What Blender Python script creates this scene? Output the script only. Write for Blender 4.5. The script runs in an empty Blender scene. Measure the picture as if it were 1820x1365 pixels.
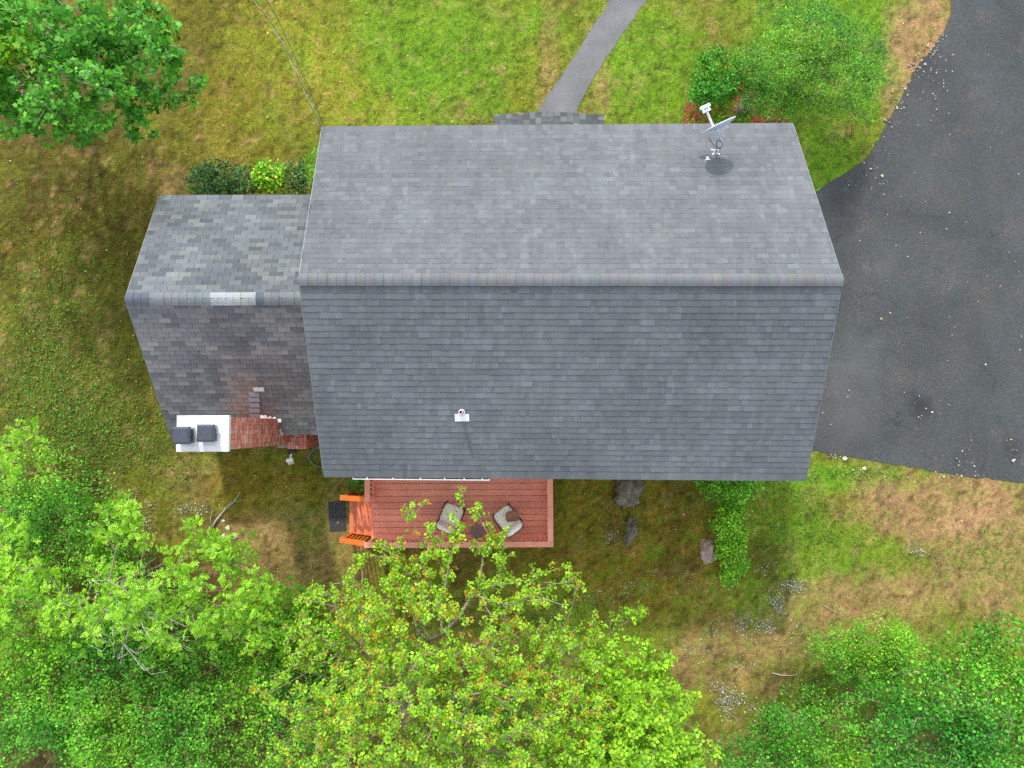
import bpy, bmesh, math, random
import numpy as np
from mathutils import Matrix, Vector, Euler
random.seed(7)
rng = np.random.default_rng(11)
sc = bpy.context.scene
COL = sc.collection

# ------------------------------------------------------------------ camera
IW, IH, FPX = 1820.0, 1365.0, 1263.0          # photograph size and focal length in its pixels
CAMZ = 20.85
CAMPOS = np.array([0.0, 0.0, CAMZ])
def _rot(p, r, y):
    cx, sx, cy, sy, cz, sz = math.cos(p), math.sin(p), math.cos(r), math.sin(r), math.cos(y), math.sin(y)
    return (np.array([[cz, -sz, 0], [sz, cz, 0], [0, 0, 1]]) @ np.array([[1, 0, 0], [0, cx, -sx], [0, sx, cx]])
            @ np.array([[cy, 0, sy], [0, 1, 0], [-sy, 0, cy]]))
CR = _rot(0.0560, -0.0048, -0.0039)
cam = bpy.data.cameras.new('camera'); camo = bpy.data.objects.new('camera', cam); COL.objects.link(camo)
cam.sensor_width = 36.0; cam.lens = 36.0 * FPX / IW; cam.clip_start = 0.1; cam.clip_end = 2000
m4 = Matrix.Identity(4)
for i in range(3):
    for j in range(3): m4[i][j] = CR[i, j]
    m4[i][3] = CAMPOS[i]
camo.matrix_world = m4
sc.camera = camo

# ------------------------------------------------------------------ sky, sun, exposure
SUN_EL = math.radians(41.0); SUN_AZ = math.atan2(-0.20, 0.98)
w = bpy.data.worlds.new('World'); sc.world = w; w.use_nodes = True
nt = w.node_tree; nt.nodes.clear()
out = nt.nodes.new('ShaderNodeOutputWorld'); bg = nt.nodes.new('ShaderNodeBackground'); sky = nt.nodes.new('ShaderNodeTexSky')
sky.sky_type = 'NISHITA'; sky.sun_disc = False; sky.sun_elevation = SUN_EL; sky.sun_rotation = SUN_AZ
sky.air_density = 1.0; sky.dust_density = 1.2; sky.ozone_density = 1.0
bg.inputs['Strength'].default_value = 0.15
hz = nt.nodes.new('ShaderNodeHueSaturation'); hz.inputs['Saturation'].default_value = 0.34      # thin high cloud: a paler sky
nt.links.new(sky.outputs[0], hz.inputs['Color']); nt.links.new(hz.outputs[0], bg.inputs[0]); nt.links.new(bg.outputs[0], out.inputs[0])
sl = bpy.data.lights.new('sun', 'SUN'); sl.energy = 1.2; sl.angle = math.radians(2.5); sl.color = (1.0, 0.95, 0.87)
so = bpy.data.objects.new('sun', sl); COL.objects.link(so)
sv = Vector((math.sin(SUN_AZ) * math.cos(SUN_EL), math.cos(SUN_AZ) * math.cos(SUN_EL), math.sin(SUN_EL)))
so.rotation_euler = sv.to_track_quat('Z', 'Y').to_euler(); so.location = (0, 0, 40)
sc.view_settings.view_transform = 'Standard'; sc.view_settings.look = 'None'
sc.view_settings.exposure = 1.48; sc.view_settings.gamma = 1.0; sc.view_settings.use_curve_mapping = False
try:
    sc.cycles.max_bounces = 6; sc.cycles.transparent_max_bounces = 4; sc.cycles.use_denoising = False
except Exception: pass

# ------------------------------------------------------------------ placement helpers
def P(x, y, z=0.0):
    """world point at height z seen at photo pixel (x, y); arrays allowed"""
    x = np.asarray(x, float); y = np.asarray(y, float); z = np.asarray(z, float)
    d = np.stack([(x - IW / 2) / FPX, -(y - IH / 2) / FPX, -np.ones_like(x)], -1) @ CR.T
    t = (z - CAMZ) / d[..., 2]
    return CAMPOS + d * t[..., None]
def V(x, y, z=0.0): return Vector(P(x, y, z).tolist())
def proj(p):
    q = (np.asarray(p, float) - CAMPOS) @ CR
    return np.stack([IW / 2 + FPX * q[..., 0] / -q[..., 2], IH / 2 - FPX * q[..., 1] / -q[..., 2]], -1)
def z_for_x(px, py, X):
    a, b = P(px, py, 0.0), P(px, py, 10.0)
    return 10.0 * (X - a[0]) / (b[0] - a[0])
def S(r, g, b, k=1.0):
    f = lambda c: (c / 255 / 12.92) if c / 255 <= 0.04045 else ((c / 255 + 0.055) / 1.055) ** 2.4
    return (f(r) * k, f(g) * k, f(b) * k)

# ------------------------------------------------------------------ scene-graph helpers
def tag(o, label=None, cat=None, group=None, kind=None):
    if label: o['label'] = label
    if cat: o['category'] = cat
    if group: o['group'] = group
    if kind: o['kind'] = kind
    return o
def empty(name, loc=(0, 0, 0), rz=0.0, label=None, cat=None, group=None):
    o = bpy.data.objects.new(name, None); COL.objects.link(o); o.location = loc; o.rotation_euler = (0, 0, rz)
    o.empty_display_size = 0.2
    return tag(o, label, cat, group)
def obj(name, me, mat=None, parent=None, kind=None):
    o = bpy.data.objects.new(name, me); COL.objects.link(o)
    if mat is not None and not me.materials: me.materials.append(mat)
    if parent is not None: o.parent = parent
    if kind: o['kind'] = kind
    return o
def fast(name, verts, faces, fcol=None, smooth=False):
    """mesh from (N,3) verts and (F,k) faces, optional per-face colour attribute 'col'"""
    verts = np.asarray(verts, np.float32); faces = np.asarray(faces, np.int32); F, k = faces.shape
    me = bpy.data.meshes.new(name)
    me.vertices.add(len(verts)); me.vertices.foreach_set('co', verts.ravel())
    me.loops.add(F * k); me.loops.foreach_set('vertex_index', faces.ravel())
    me.polygons.add(F); me.polygons.foreach_set('loop_start', np.arange(0, F * k, k, dtype=np.int32))
    me.polygons.foreach_set('use_smooth', np.full(F, bool(smooth)))
    if fcol is not None:
        a = me.attributes.new('col', 'FLOAT_COLOR', 'FACE')
        c = np.ones((F, 4), np.float32); c[:, :3] = fcol; a.data.foreach_set('color', c.ravel())
    me.update(calc_edges=True)
    return me
class MB:
    """collects polygons of any kind, built as ONE mesh"""
    def __init__(s): s.v = []; s.f = []
    def add(s, vs, fs):
        n = len(s.v); s.v += [tuple(p) for p in vs]; s.f += [tuple(i + n for i in f) for f in fs]; return s
    def box(s, x0, x1, y0, y1, z0, z1):
        return s.add([(x0, y0, z0), (x1, y0, z0), (x1, y1, z0), (x0, y1, z0), (x0, y0, z1), (x1, y0, z1), (x1, y1, z1), (x0, y1, z1)],
                     [(0, 3, 2, 1), (4, 5, 6, 7), (0, 1, 5, 4), (1, 2, 6, 5), (2, 3, 7, 6), (3, 0, 4, 7)])
    def bar(s, a, b, wd, h, up=(0, 0, 1)):
        a, b = Vector(a), Vector(b); d = (b - a).normalized(); u = Vector(up)
        if abs(d.dot(u)) > 0.98: u = Vector((0, 1, 0))
        sx = d.cross(u).normalized(); u = sx.cross(d).normalized(); sx *= wd / 2; u *= h / 2
        return s.add([a - sx - u, a + sx - u, a + sx + u, a - sx + u, b - sx - u, b + sx - u, b + sx + u, b - sx + u],
                     [(0, 3, 2, 1), (4, 5, 6, 7), (0, 1, 5, 4), (1, 2, 6, 5), (2, 3, 7, 6), (3, 0, 4, 7)])
    def tube(s, pts, rad, n=8, caps=True):
        pts = [Vector(p) for p in pts]; rs = rad if hasattr(rad, '__len__') else [rad] * len(pts)
        base = len(s.v)
        ref = Vector((0.31, 0.22, 0.92))
        for i, p in enumerate(pts):
            d = (pts[min(i + 1, len(pts) - 1)] - pts[max(i - 1, 0)]).normalized()
            a = d.cross(ref)
            if a.length < 0.05: a = d.cross(Vector((1, 0, 0)))
            a.normalize(); b = d.cross(a)
            for k in range(n):
                t = 2 * math.pi * k / n
                s.v.append(tuple(p + (a * math.cos(t) + b * math.sin(t)) * rs[i]))
        for i in range(len(pts) - 1):
            for k in range(n):
                s.f.append((base + i * n + k, base + i * n + (k + 1) % n, base + (i + 1) * n + (k + 1) % n, base + (i + 1) * n + k))
        if caps:
            s.f.append(tuple(base + k for k in range(n - 1, -1, -1))); e = base + (len(pts) - 1) * n
            s.f.append(tuple(e + k for k in range(n)))
        return s
    def mesh(s, name, bevel=0.0, smooth=False):
        me = bpy.data.meshes.new(name); me.from_pydata(s.v, [], s.f); me.update()
        if bevel:
            bm = bmesh.new(); bm.from_mesh(me)
            bmesh.ops.bevel(bm, geom=bm.edges[:], offset=bevel, segments=1, affect='EDGES', clamp_overlap=True)
            bm.to_mesh(me); bm.free()
        if smooth: me.polygons.foreach_set('use_smooth', [True] * len(me.polygons))
        return me
    def build(s, name, mat, parent=None, kind=None, bevel=0.0, smooth=False):
        return obj(name, s.mesh(name, bevel, smooth), mat, parent, kind)

# ------------------------------------------------------------------ value noise on arrays
class VNoise:
    def __init__(s, seed): s.t = np.random.default_rng(seed).random((256, 256))
    def __call__(s, x, y, sc_):
        x = np.asarray(x) / sc_ + 1000.3; y = np.asarray(y) / sc_ + 1000.7
        xi = np.floor(x).astype(int); yi = np.floor(y).astype(int); fx = x - xi; fy = y - yi
        fx = fx * fx * (3 - 2 * fx); fy = fy * fy * (3 - 2 * fy); t = s.t
        g = lambda a, b: t[a % 256, b % 256]
        return (g(xi, yi) * (1 - fx) + g(xi + 1, yi) * fx) * (1 - fy) + (g(xi, yi + 1) * (1 - fx) + g(xi + 1, yi + 1) * fx) * fy
    def fbm(s, x, y, sc_, o=4):
        r = 0; a = 1; n = 0
        for i in range(o): r = r + a * s(x, y, sc_ / 2 ** i); n += a; a *= 0.55
        return r / n
N1, N2, N3, N4 = VNoise(1), VNoise(2), VNoise(3), VNoise(4)

# ------------------------------------------------------------------ materials
def newmat(name):
    m = bpy.data.materials.new(name); m.use_nodes = True; nt = m.node_tree
    b = nt.nodes['Principled BSDF']
    return m, nt, b
def N(nt, t, **k):
    n = nt.nodes.new(t)
    for a, v in k.items(): setattr(n, a, v)
    return n
def mixrgb(nt, typ, fac, a, b):
    n = nt.nodes.new('ShaderNodeMix'); n.data_type = 'RGBA'; n.blend_type = typ
    for i, v in ((0, fac), (6, a), (7, b)):
        if isinstance(v, (int, float)): n.inputs[i].default_value = v
        elif isinstance(v, tuple): n.inputs[i].default_value = (*v, 1.0)
        else: nt.links.new(v, n.inputs[i])
    return n.outputs[2]
def noise(nt, vec, scale, detail=4, rough=0.55, dist=0.0):
    n = nt.nodes.new('ShaderNodeTexNoise'); n.inputs['Scale'].default_value = scale; n.inputs['Detail'].default_value = detail
    n.inputs['Roughness'].default_value = rough; n.inputs['Distortion'].default_value = dist
    if vec is not None: nt.links.new(vec, n.inputs['Vector'])
    return n.outputs['Fac']
def ramp(nt, fac, stops):
    n = nt.nodes.new('ShaderNodeValToRGB'); e = n.color_ramp.elements
    while len(e) < len(stops): e.new(0.5)
    for el, (p, c) in zip(e, stops):
        el.position = p; el.color = (*c, 1.0) if isinstance(c, tuple) else (c, c, c, 1.0)
    nt.links.new(fac, n.inputs[0]); return n.outputs[0]
def geopos(nt): return N(nt, 'ShaderNodeNewGeometry').outputs['Position']
def bump(nt, b, h, strength=0.4, dist=0.02):
    n = nt.nodes.new('ShaderNodeBump'); n.inputs['Strength'].default_value = strength; n.inputs['Distance'].default_value = dist
    nt.links.new(h, n.inputs['Height']); nt.links.new(n.outputs[0], b.inputs['Normal'])
def spec(b, v):
    if 'Specular IOR Level' in b.inputs: b.inputs['Specular IOR Level'].default_value = v
def simple(name, c, rough=0.6, metal=0.0, var=0.25, scale=8.0, sp=0.4, bmp=0.0):
    m, nt, b = newmat(name); p = geopos(nt)
    f = noise(nt, p, scale, 5, 0.6); r = ramp(nt, f, [(0.25, tuple(x * (1 - var) for x in c)), (0.75, tuple(min(1, x * (1 + var)) for x in c))])
    nt.links.new(r, b.inputs['Base Color']); b.inputs['Roughness'].default_value = rough; b.inputs['Metallic'].default_value = metal; spec(b, sp)
    if bmp: bump(nt, b, noise(nt, p, scale * 4, 4), bmp, 0.01)
    return m
def attr_col(nt): return N(nt, 'ShaderNodeAttribute', attribute_name='col').outputs['Color']

def mat_leaf(name, trans=0.3, rough=0.55, tboost=1.3):
    m, nt, b = newmat(name); c = attr_col(nt)
    b.inputs['Roughness'].default_value = rough; spec(b, 0.3); nt.links.new(c, b.inputs['Base Color'])
    t = N(nt, 'ShaderNodeBsdfTranslucent'); tc = mixrgb(nt, 'MULTIPLY', 1.0, c, (tboost, tboost * 1.0, tboost * 0.7)); nt.links.new(tc, t.inputs[0])
    mx = N(nt, 'ShaderNodeMixShader'); mx.inputs[0].default_value = trans
    nt.links.new(b.outputs[0], mx.inputs[1]); nt.links.new(t.outputs[0], mx.inputs[2])
    nt.links.new(mx.outputs[0], nt.nodes['Material Output'].inputs[0]); return m
M_LEAF = mat_leaf('leaf'); M_GRASS = mat_leaf('grass_blade', 0.2, 0.7, 1.1)
def mat_ground():
    m, nt, b = newmat('lawn_soil'); c = attr_col(nt); p = geopos(nt)
    f1 = noise(nt, p, 9.0, 6, 0.75); f2 = noise(nt, p, 34.0, 4, 0.7)
    r1 = ramp(nt, f1, [(0.3, 0.5), (0.7, 1.45)]); r2 = ramp(nt, f2, [(0.28, 0.4), (0.72, 1.6)])
    c1 = mixrgb(nt, 'MULTIPLY', 1.0, c, r1); c2 = mixrgb(nt, 'MULTIPLY', 1.0, c1, r2)
    nt.links.new(c2, b.inputs['Base Color']); b.inputs['Roughness'].default_value = 0.95; spec(b, 0.1)
    bump(nt, b, f2, 0.8, 0.03); return m
M_GROUND = mat_ground()
def mat_shingle():
    m, nt, b = newmat('asphalt_shingle'); a = attr_col(nt); oc = N(nt, 'ShaderNodeObjectInfo').outputs['Color']; p = geopos(nt)
    c = mixrgb(nt, 'ADD', 1.0, a, oc)
    g = noise(nt, p, 160.0, 2, 0.7); c = mixrgb(nt, 'MULTIPLY', 1.0, c, ramp(nt, g, [(0.25, 0.72), (0.75, 1.28)]))
    st = noise(nt, p, 0.9, 5, 0.6); c = mixrgb(nt, 'MULTIPLY', 1.0, c, ramp(nt, st, [(0.3, 0.88), (0.7, 1.1)]))
    mp = N(nt, 'ShaderNodeMapping'); mp.inputs['Scale'].default_value = (4.0, 0.5, 0.5); nt.links.new(p, mp.inputs[0])
    sk = noise(nt, mp.outputs[0], 1.4, 4, 0.6); c = mixrgb(nt, 'MULTIPLY', 1.0, c, ramp(nt, sk, [(0.3, 0.9), (0.7, 1.08)]))
    nt.links.new(c, b.inputs['Base Color']); b.inputs['Roughness'].default_value = 0.85; spec(b, 0.35)
    bump(nt, b, g, 0.5, 0.004); return m
M_SHINGLE = mat_shingle()
M_UNDER = simple('roof_underlay', (0.035, 0.035, 0.04), 0.9)
def mat_asphalt():
    m, nt, b = newmat('driveway_asphalt'); p = geopos(nt)
    fine = noise(nt, p, 42.0, 4, 0.75); base = ramp(nt, fine, [(0.25, S(40, 43, 44)), (0.5, S(64, 68, 69)), (0.8, S(102, 106, 105))])
    big = noise(nt, p, 0.55, 6, 0.65, 0.6); base = mixrgb(nt, 'MULTIPLY', 1.0, base, ramp(nt, big, [(0.28, 0.78), (0.5, 0.96), (0.72, 1.16)]))
    rust = noise(nt, p, 1.1, 5, 0.7); sp = noise(nt, p, 38.0, 2, 0.5)
    rm = N(nt, 'ShaderNodeMath', operation='MULTIPLY'); nt.links.new(ramp(nt, rust, [(0.5, 0.0), (0.68, 1.0)]), rm.inputs[0]); nt.links.new(ramp(nt, sp, [(0.55, 0.0), (0.68, 0.8)]), rm.inputs[1])
    base = mixrgb(nt, 'MIX', rm.outputs[0], base, S(135, 105, 80))
    for (x, y, r, col, k) in ((1520, 650, 1.5, S(104, 108, 108), 0.32), (1560, 470, 0.9, S(104, 104, 101), 0.25), (1500, 735, 1.6, S(98, 99, 97), 0.3), (1640, 320, 1.2, S(92, 97, 97), 0.2),
                              (1492, 380, 1.0, S(45, 46, 50), 0.75), (1632, 722, 0.55, S(40, 42, 46), 0.8), (1800, 800, 0.5, S(38, 40, 46), 0.7), (1640, 110, 1.2, S(50, 54, 62), 0.5)):
        c0 = P(x, y, 0); d = N(nt, 'ShaderNodeVectorMath', operation='DISTANCE'); nt.links.new(p, d.inputs[0]); d.inputs[1].default_value = tuple(c0)
        nz = N(nt, 'ShaderNodeMath', operation='MULTIPLY_ADD'); nt.links.new(noise(nt, p, 1.6, 5, 0.6), nz.inputs[0]); nz.inputs[1].default_value = 1.6 * r; nt.links.new(d.outputs['Value'], nz.inputs[2])
        mr = N(nt, 'ShaderNodeMapRange'); nt.links.new(nz.outputs[0], mr.inputs[0]); mr.inputs[1].default_value = 0.75 * r; mr.inputs[2].default_value = 1.7 * r; mr.inputs[3].default_value = k; mr.inputs[4].default_value = 0.0
        base = mixrgb(nt, 'MIX', mr.outputs[0], base, col)
    wv = N(nt, 'ShaderNodeVectorMath', operation='MULTIPLY_ADD'); ns = N(nt, 'ShaderNodeTexNoise'); ns.inputs['Scale'].default_value = 1.3; ns.inputs['Detail'].default_value = 5; nt.links.new(p, ns.inputs['Vector']); nt.links.new(ns.outputs['Color'], wv.inputs[0]); wv.inputs[1].default_value = (.9, .9, .9); nt.links.new(p, wv.inputs[2])
    vo = N(nt, 'ShaderNodeTexVoronoi', feature='DISTANCE_TO_EDGE'); vo.inputs['Scale'].default_value = 0.33; nt.links.new(wv.outputs[0], vo.inputs['Vector'])
    cm_ = N(nt, 'ShaderNodeMath', operation='MULTIPLY'); nt.links.new(ramp(nt, vo.outputs['Distance'], [(0.0, 0.42), (0.012, 0.0)]), cm_.inputs[0]); nt.links.new(ramp(nt, noise(nt, p, .5, 3), [(0.48, 0.0), (0.6, 1.0)]), cm_.inputs[1])
    base = mixrgb(nt, 'MIX', cm_.outputs[0], base, S(30, 31, 32))
    nt.links.new(base, b.inputs['Base Color']); b.inputs['Roughness'].default_value = 0.85; spec(b, 0.3); bump(nt, b, fine, 0.5, 0.006); return m
M_ASPHALT = mat_asphalt()
def mat_path():
    m, nt, b = newmat('path_asphalt'); p = geopos(nt)
    fine = noise(nt, p, 60.0, 3, 0.7); base = ramp(nt, fine, [(0.25, S(84, 85, 87)), (0.75, S(124, 125, 127))])
    base = mixrgb(nt, 'MULTIPLY', 1.0, base, ramp(nt, noise(nt, p, 1.5, 5), [(0.3, 0.8), (0.7, 1.15)]))
    wv = N(nt, 'ShaderNodeVectorMath', operation='MULTIPLY_ADD'); ns = N(nt, 'ShaderNodeTexNoise'); ns.inputs['Scale'].default_value = 1.3; ns.inputs['Detail'].default_value = 5; nt.links.new(p, ns.inputs['Vector']); nt.links.new(ns.outputs['Color'], wv.inputs[0]); wv.inputs[1].default_value = (.9, .9, .9); nt.links.new(p, wv.inputs[2])
    vo = N(nt, 'ShaderNodeTexVoronoi', feature='DISTANCE_TO_EDGE'); vo.inputs['Scale'].default_value = 0.7; nt.links.new(wv.outputs[0], vo.inputs['Vector'])
    cm_ = N(nt, 'ShaderNodeMath', operation='MULTIPLY'); nt.links.new(ramp(nt, vo.outputs['Distance'], [(0.0, 0.42), (0.012, 0.0)]), cm_.inputs[0]); nt.links.new(ramp(nt, noise(nt, p, .5, 3), [(0.48, 0.0), (0.6, 1.0)]), cm_.inputs[1])
    base = mixrgb(nt, 'MIX', cm_.outputs[0], base, S(30, 31, 32))
    nt.links.new(base, b.inputs['Base Color']); b.inputs['Roughness'].default_value = 0.9; bump(nt, b, fine, 0.5, 0.006); return m
M_PATH = mat_path()
def mat_bark(name, c1, c2):
    m, nt, b = newmat(name); p = geopos(nt); f = noise(nt, p, 14.0, 6, 0.65)
    nt.links.new(ramp(nt, f, [(0.3, c1), (0.7, c2)]), b.inputs['Base Color']); b.inputs['Roughness'].default_value = 0.9; bump(nt, b, f, 0.6, 0.02); return m
M_BARK = mat_bark('bark', S(104, 88, 76), S(160, 146, 130)); M_DEAD = mat_bark('dead_wood', S(140, 136, 130), S(190, 186, 180))
M_TWIG = mat_bark('red_twig', S(120, 82, 62), S(165, 130, 105))
def mat_wood(name, c, var=0.15):
    m, nt, b = newmat(name); p = geopos(nt); oi = N(nt, 'ShaderNodeObjectInfo').outputs['Random']
    mp = N(nt, 'ShaderNodeMapping'); mp.inputs['Scale'].default_value = (1.5, 14, 14); nt.links.new(p, mp.inputs[0])
    f = noise(nt, mp.outputs[0], 3.0, 5, 0.6)
    r = ramp(nt, f, [(0.25, tuple(x * (1 - var) for x in c)), (0.75, tuple(x * (1 + var) for x in c))])
    r = mixrgb(nt, 'MULTIPLY', 1.0, r, ramp(nt, oi, [(0.0, 0.88), (1.0, 1.1)]))
    r = mixrgb(nt, 'MULTIPLY', 1.0, r, ramp(nt, noise(nt, p, 2.2, 5), [(0.3, 0.86), (0.7, 1.1)]))
    nt.links.new(r, b.inputs['Base Color']); b.inputs['Roughness'].default_value = 0.6; spec(b, 0.35); bump(nt, b, f, 0.2, 0.004); return m
M_DECK = mat_wood('deck_stain', S(238, 150, 126)); M_RAILW = mat_wood('rail_stain', S(236, 156, 134)); M_ORANGE = mat_wood('stair_rail_stain', S(218, 108, 40)); M_TREAD = mat_wood('tread_stain', S(222, 128, 92))
M_WALL_MAIN = simple('main_wall_siding_bounce', S(206, 192, 172), 0.7, var=0.08, scale=3); M_WALL = simple('wall_siding_paint', S(120, 60, 42), 0.7, var=0.15, scale=3); M_TRIM = simple('trim_white', (0.74, 0.75, 0.75), 0.5, var=0.06)  # unseen main wall made pale to bounce light onto the shaded deck
M_FASCIA = simple('fascia_grey', S(120, 124, 130), 0.6, var=0.1)
M_CROWN = simple('chimney_crown_paint', (0.60, 0.61, 0.61), 0.75, var=0.16, scale=2.5)
def mat_brick():
    m, nt, b = newmat('chimney_brick'); a = attr_col(nt); p = geopos(nt)
    mp = N(nt, 'ShaderNodeMapping'); mp.inputs['Scale'].default_value = (1, 9, 0.8); nt.links.new(p, mp.inputs[0])
    wsh = noise(nt, mp.outputs[0], 2.0, 5, 0.65); c = mixrgb(nt, 'MIX', ramp(nt, wsh, [(0.52, 0.0), (0.7, 0.6)]), a, S(196, 172, 158))
    c = mixrgb(nt, 'MULTIPLY', 1.0, c, ramp(nt, noise(nt, p, 30, 4), [(0.3, 0.75), (0.7, 1.25)]))
    nt.links.new(c, b.inputs['Base Color']); b.inputs['Roughness'].default_value = 0.9; return m
M_BRICK = mat_brick(); M_MORTAR = simple('mortar', S(150, 132, 120), 0.95)
M_DARKMETAL = simple('flue_cap_metal', S(78, 82, 92), 0.45, 0.6, 0.12, 6); M_GALV = simple('galvanised', S(190, 198, 204), 0.45, 0.35, 0.1, 12)
M_DISH = simple('dish_enamel', S(168, 182, 192), 0.5, 0.0, 0.08, 10); M_PLASTIC = simple('white_plastic', (0.75, 0.76, 0.78), 0.4, var=0.04)
M_BLACK = simple('black_plastic', (0.02, 0.02, 0.022), 0.5); M_RUBBER = simple('mat_rubber', S(62, 64, 66), 0.9, var=0.4, scale=18, bmp=0.6)
M_CUSHION = simple('cushion_cream', S(246, 240, 228), 0.9, var=0.05, scale=14, bmp=0.15); M_CUSHION2 = simple('cushion_blush', S(238, 222, 212), 0.9, var=0.06, scale=14, bmp=0.15)
M_PILLOW = simple('pillow_brown', S(156, 110, 90), 0.95, var=0.18, scale=40, bmp=0.3)
def mat_rock(name, c1, c2):
    m, nt, b = newmat(name); p = geopos(nt); f = noise(nt, p, 6.0, 8, 0.7); g = noise(nt, p, 28.0, 4, 0.7)
    c = ramp(nt, f, [(0.3, c1), (0.7, c2)]); c = mixrgb(nt, 'MULTIPLY', 1.0, c, ramp(nt, g, [(0.3, 0.7), (0.7, 1.25)]))
    nt.links.new(c, b.inputs['Base Color']); b.inputs['Roughness'].default_value = 0.95; bump(nt, b, g, 0.7, 0.02); return m
M_ROCK = mat_rock('boulder_stone', S(84, 78, 62), S(138, 130, 114)); M_PALE = mat_rock('pale_stone', S(190, 180, 168), S(225, 218, 208))
def mat_mulch():
    m, nt, b = newmat('red_mulch'); p = geopos(nt); f = noise(nt, p, 26.0, 5, 0.7)
    nt.links.new(ramp(nt, f, [(0.3, S(84, 42, 28)), (0.55, S(146, 72, 48)), (0.8, S(192, 118, 84))]), b.inputs['Base Color']); b.inputs['Roughness'].default_value = 0.95; bump(nt, b, f, 1.0, 0.04); return m
M_MULCH = mat_mulch(); M_ATTR = None
def mat_attr(name, rough=0.8):
    m, nt, b = newmat(name); nt.links.new(attr_col(nt), b.inputs['Base Color']); b.inputs['Roughness'].default_value = rough; spec(b, 0.25); return m
M_ATTR = mat_attr('litter'); M_GLASS = simple('window_glass', (0.05, 0.06, 0.07), 0.08, sp=0.8)
M_CABLE_B = simple('cable_black', (0.03, 0.03, 0.032), 0.5); M_CABLE_A = simple('cable_aluminium', (0.62, 0.63, 0.65), 0.35, 0.3, 0.05); M_HOSE = simple('hose_grey_green', S(110, 130, 118), 0.5)
# ------------------------------------------------------------------ ground
def inpoly(px, py, poly):
    px = np.asarray(px); py = np.asarray(py); r = np.zeros(px.shape, bool); n = len(poly)
    for i in range(n):
        x0, y0 = poly[i]; x1, y1 = poly[(i + 1) % n]
        if y0 == y1: continue
        c = ((y0 > py) != (y1 > py)) & (px < (x1 - x0) * (py - y0) / (y1 - y0) + x0); r ^= c
    return r
def rough_poly(pts, amp, step=0.07, seed=0, keep=()):
    """subdivide a world-space outline and make it ragged"""
    r = random.Random(seed); o = []
    for i in range(len(pts)):
        a, b = Vector(pts[i][:2]), Vector(pts[(i + 1) % len(pts)][:2]); n = max(1, int((b - a).length / step)) if i not in keep else 1
        nrm = Vector((-(b - a).y, (b - a).x)).normalized()
        for k in range(n):
            q = a.lerp(b, k / n) + nrm * ((r.gauss(0, amp * .45) + amp * 4 * (N2.fbm(np.array([a.lerp(b, k / n).x]), np.array([a.lerp(b, k / n).y]), 0.8, 4)[0] - 0.5)) if n > 1 else 0); o.append((q.x, q.y))
    return o
def smooth_px(pts, n=6):
    p = [np.array(q, float) for q in pts]; o = []
    for i in range(len(p) - 1):
        a, b, c, d = p[max(i - 1, 0)], p[i], p[i + 1], p[min(i + 2, len(p) - 1)]
        for k in range(n):
            t = k / n; o.append(0.5 * (2 * b + (c - a) * t + (2 * a - 5 * b + 4 * c - d) * t * t + (3 * b - a - 3 * c + d) * t ** 3))
    o.append(p[-1]); return o
DR_TOP = smooth_px([(1700, -160), (1693, -60), (1690, 0), (1676, 60), (1636, 112), (1604, 170), (1576, 222), (1548, 272), (1515, 300), (1478, 322), (1446, 342), (1370, 385)])
DR_BOT = smooth_px([(1370, 800), (1438, 803), (1500, 811), (1560, 823), (1640, 833), (1720, 846), (1820, 857), (1900, 862), (2150, 870)])
DRIVE_PX = [tuple(q) for q in DR_TOP] + [tuple(q) for q in DR_BOT] + [(2600, 870), (2600, -160)]
PATH_L = smooth_px([(925, 240), (952, 205), (962, 186), (988, 148), (1020, 100), (1050, 52), (1085, 0), (1130, -70), (1180, -150)])
PATH_R = smooth_px([(1035, 240), (1027, 205), (1028, 190), (1050, 147), (1076, 105), (1108, 58), (1148, 0), (1195, -70), (1245, -150)])
PATH_PX = [tuple(q) for q in PATH_L] + [tuple(q) for q in PATH_R[::-1]]
BED_PX = [(1210, 262), (1214, 205), (1224, 168), (1240, 140), (1275, 130), (1322, 150), (1356, 176), (1392, 186), (1402, 215), (1402, 262)]

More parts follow.
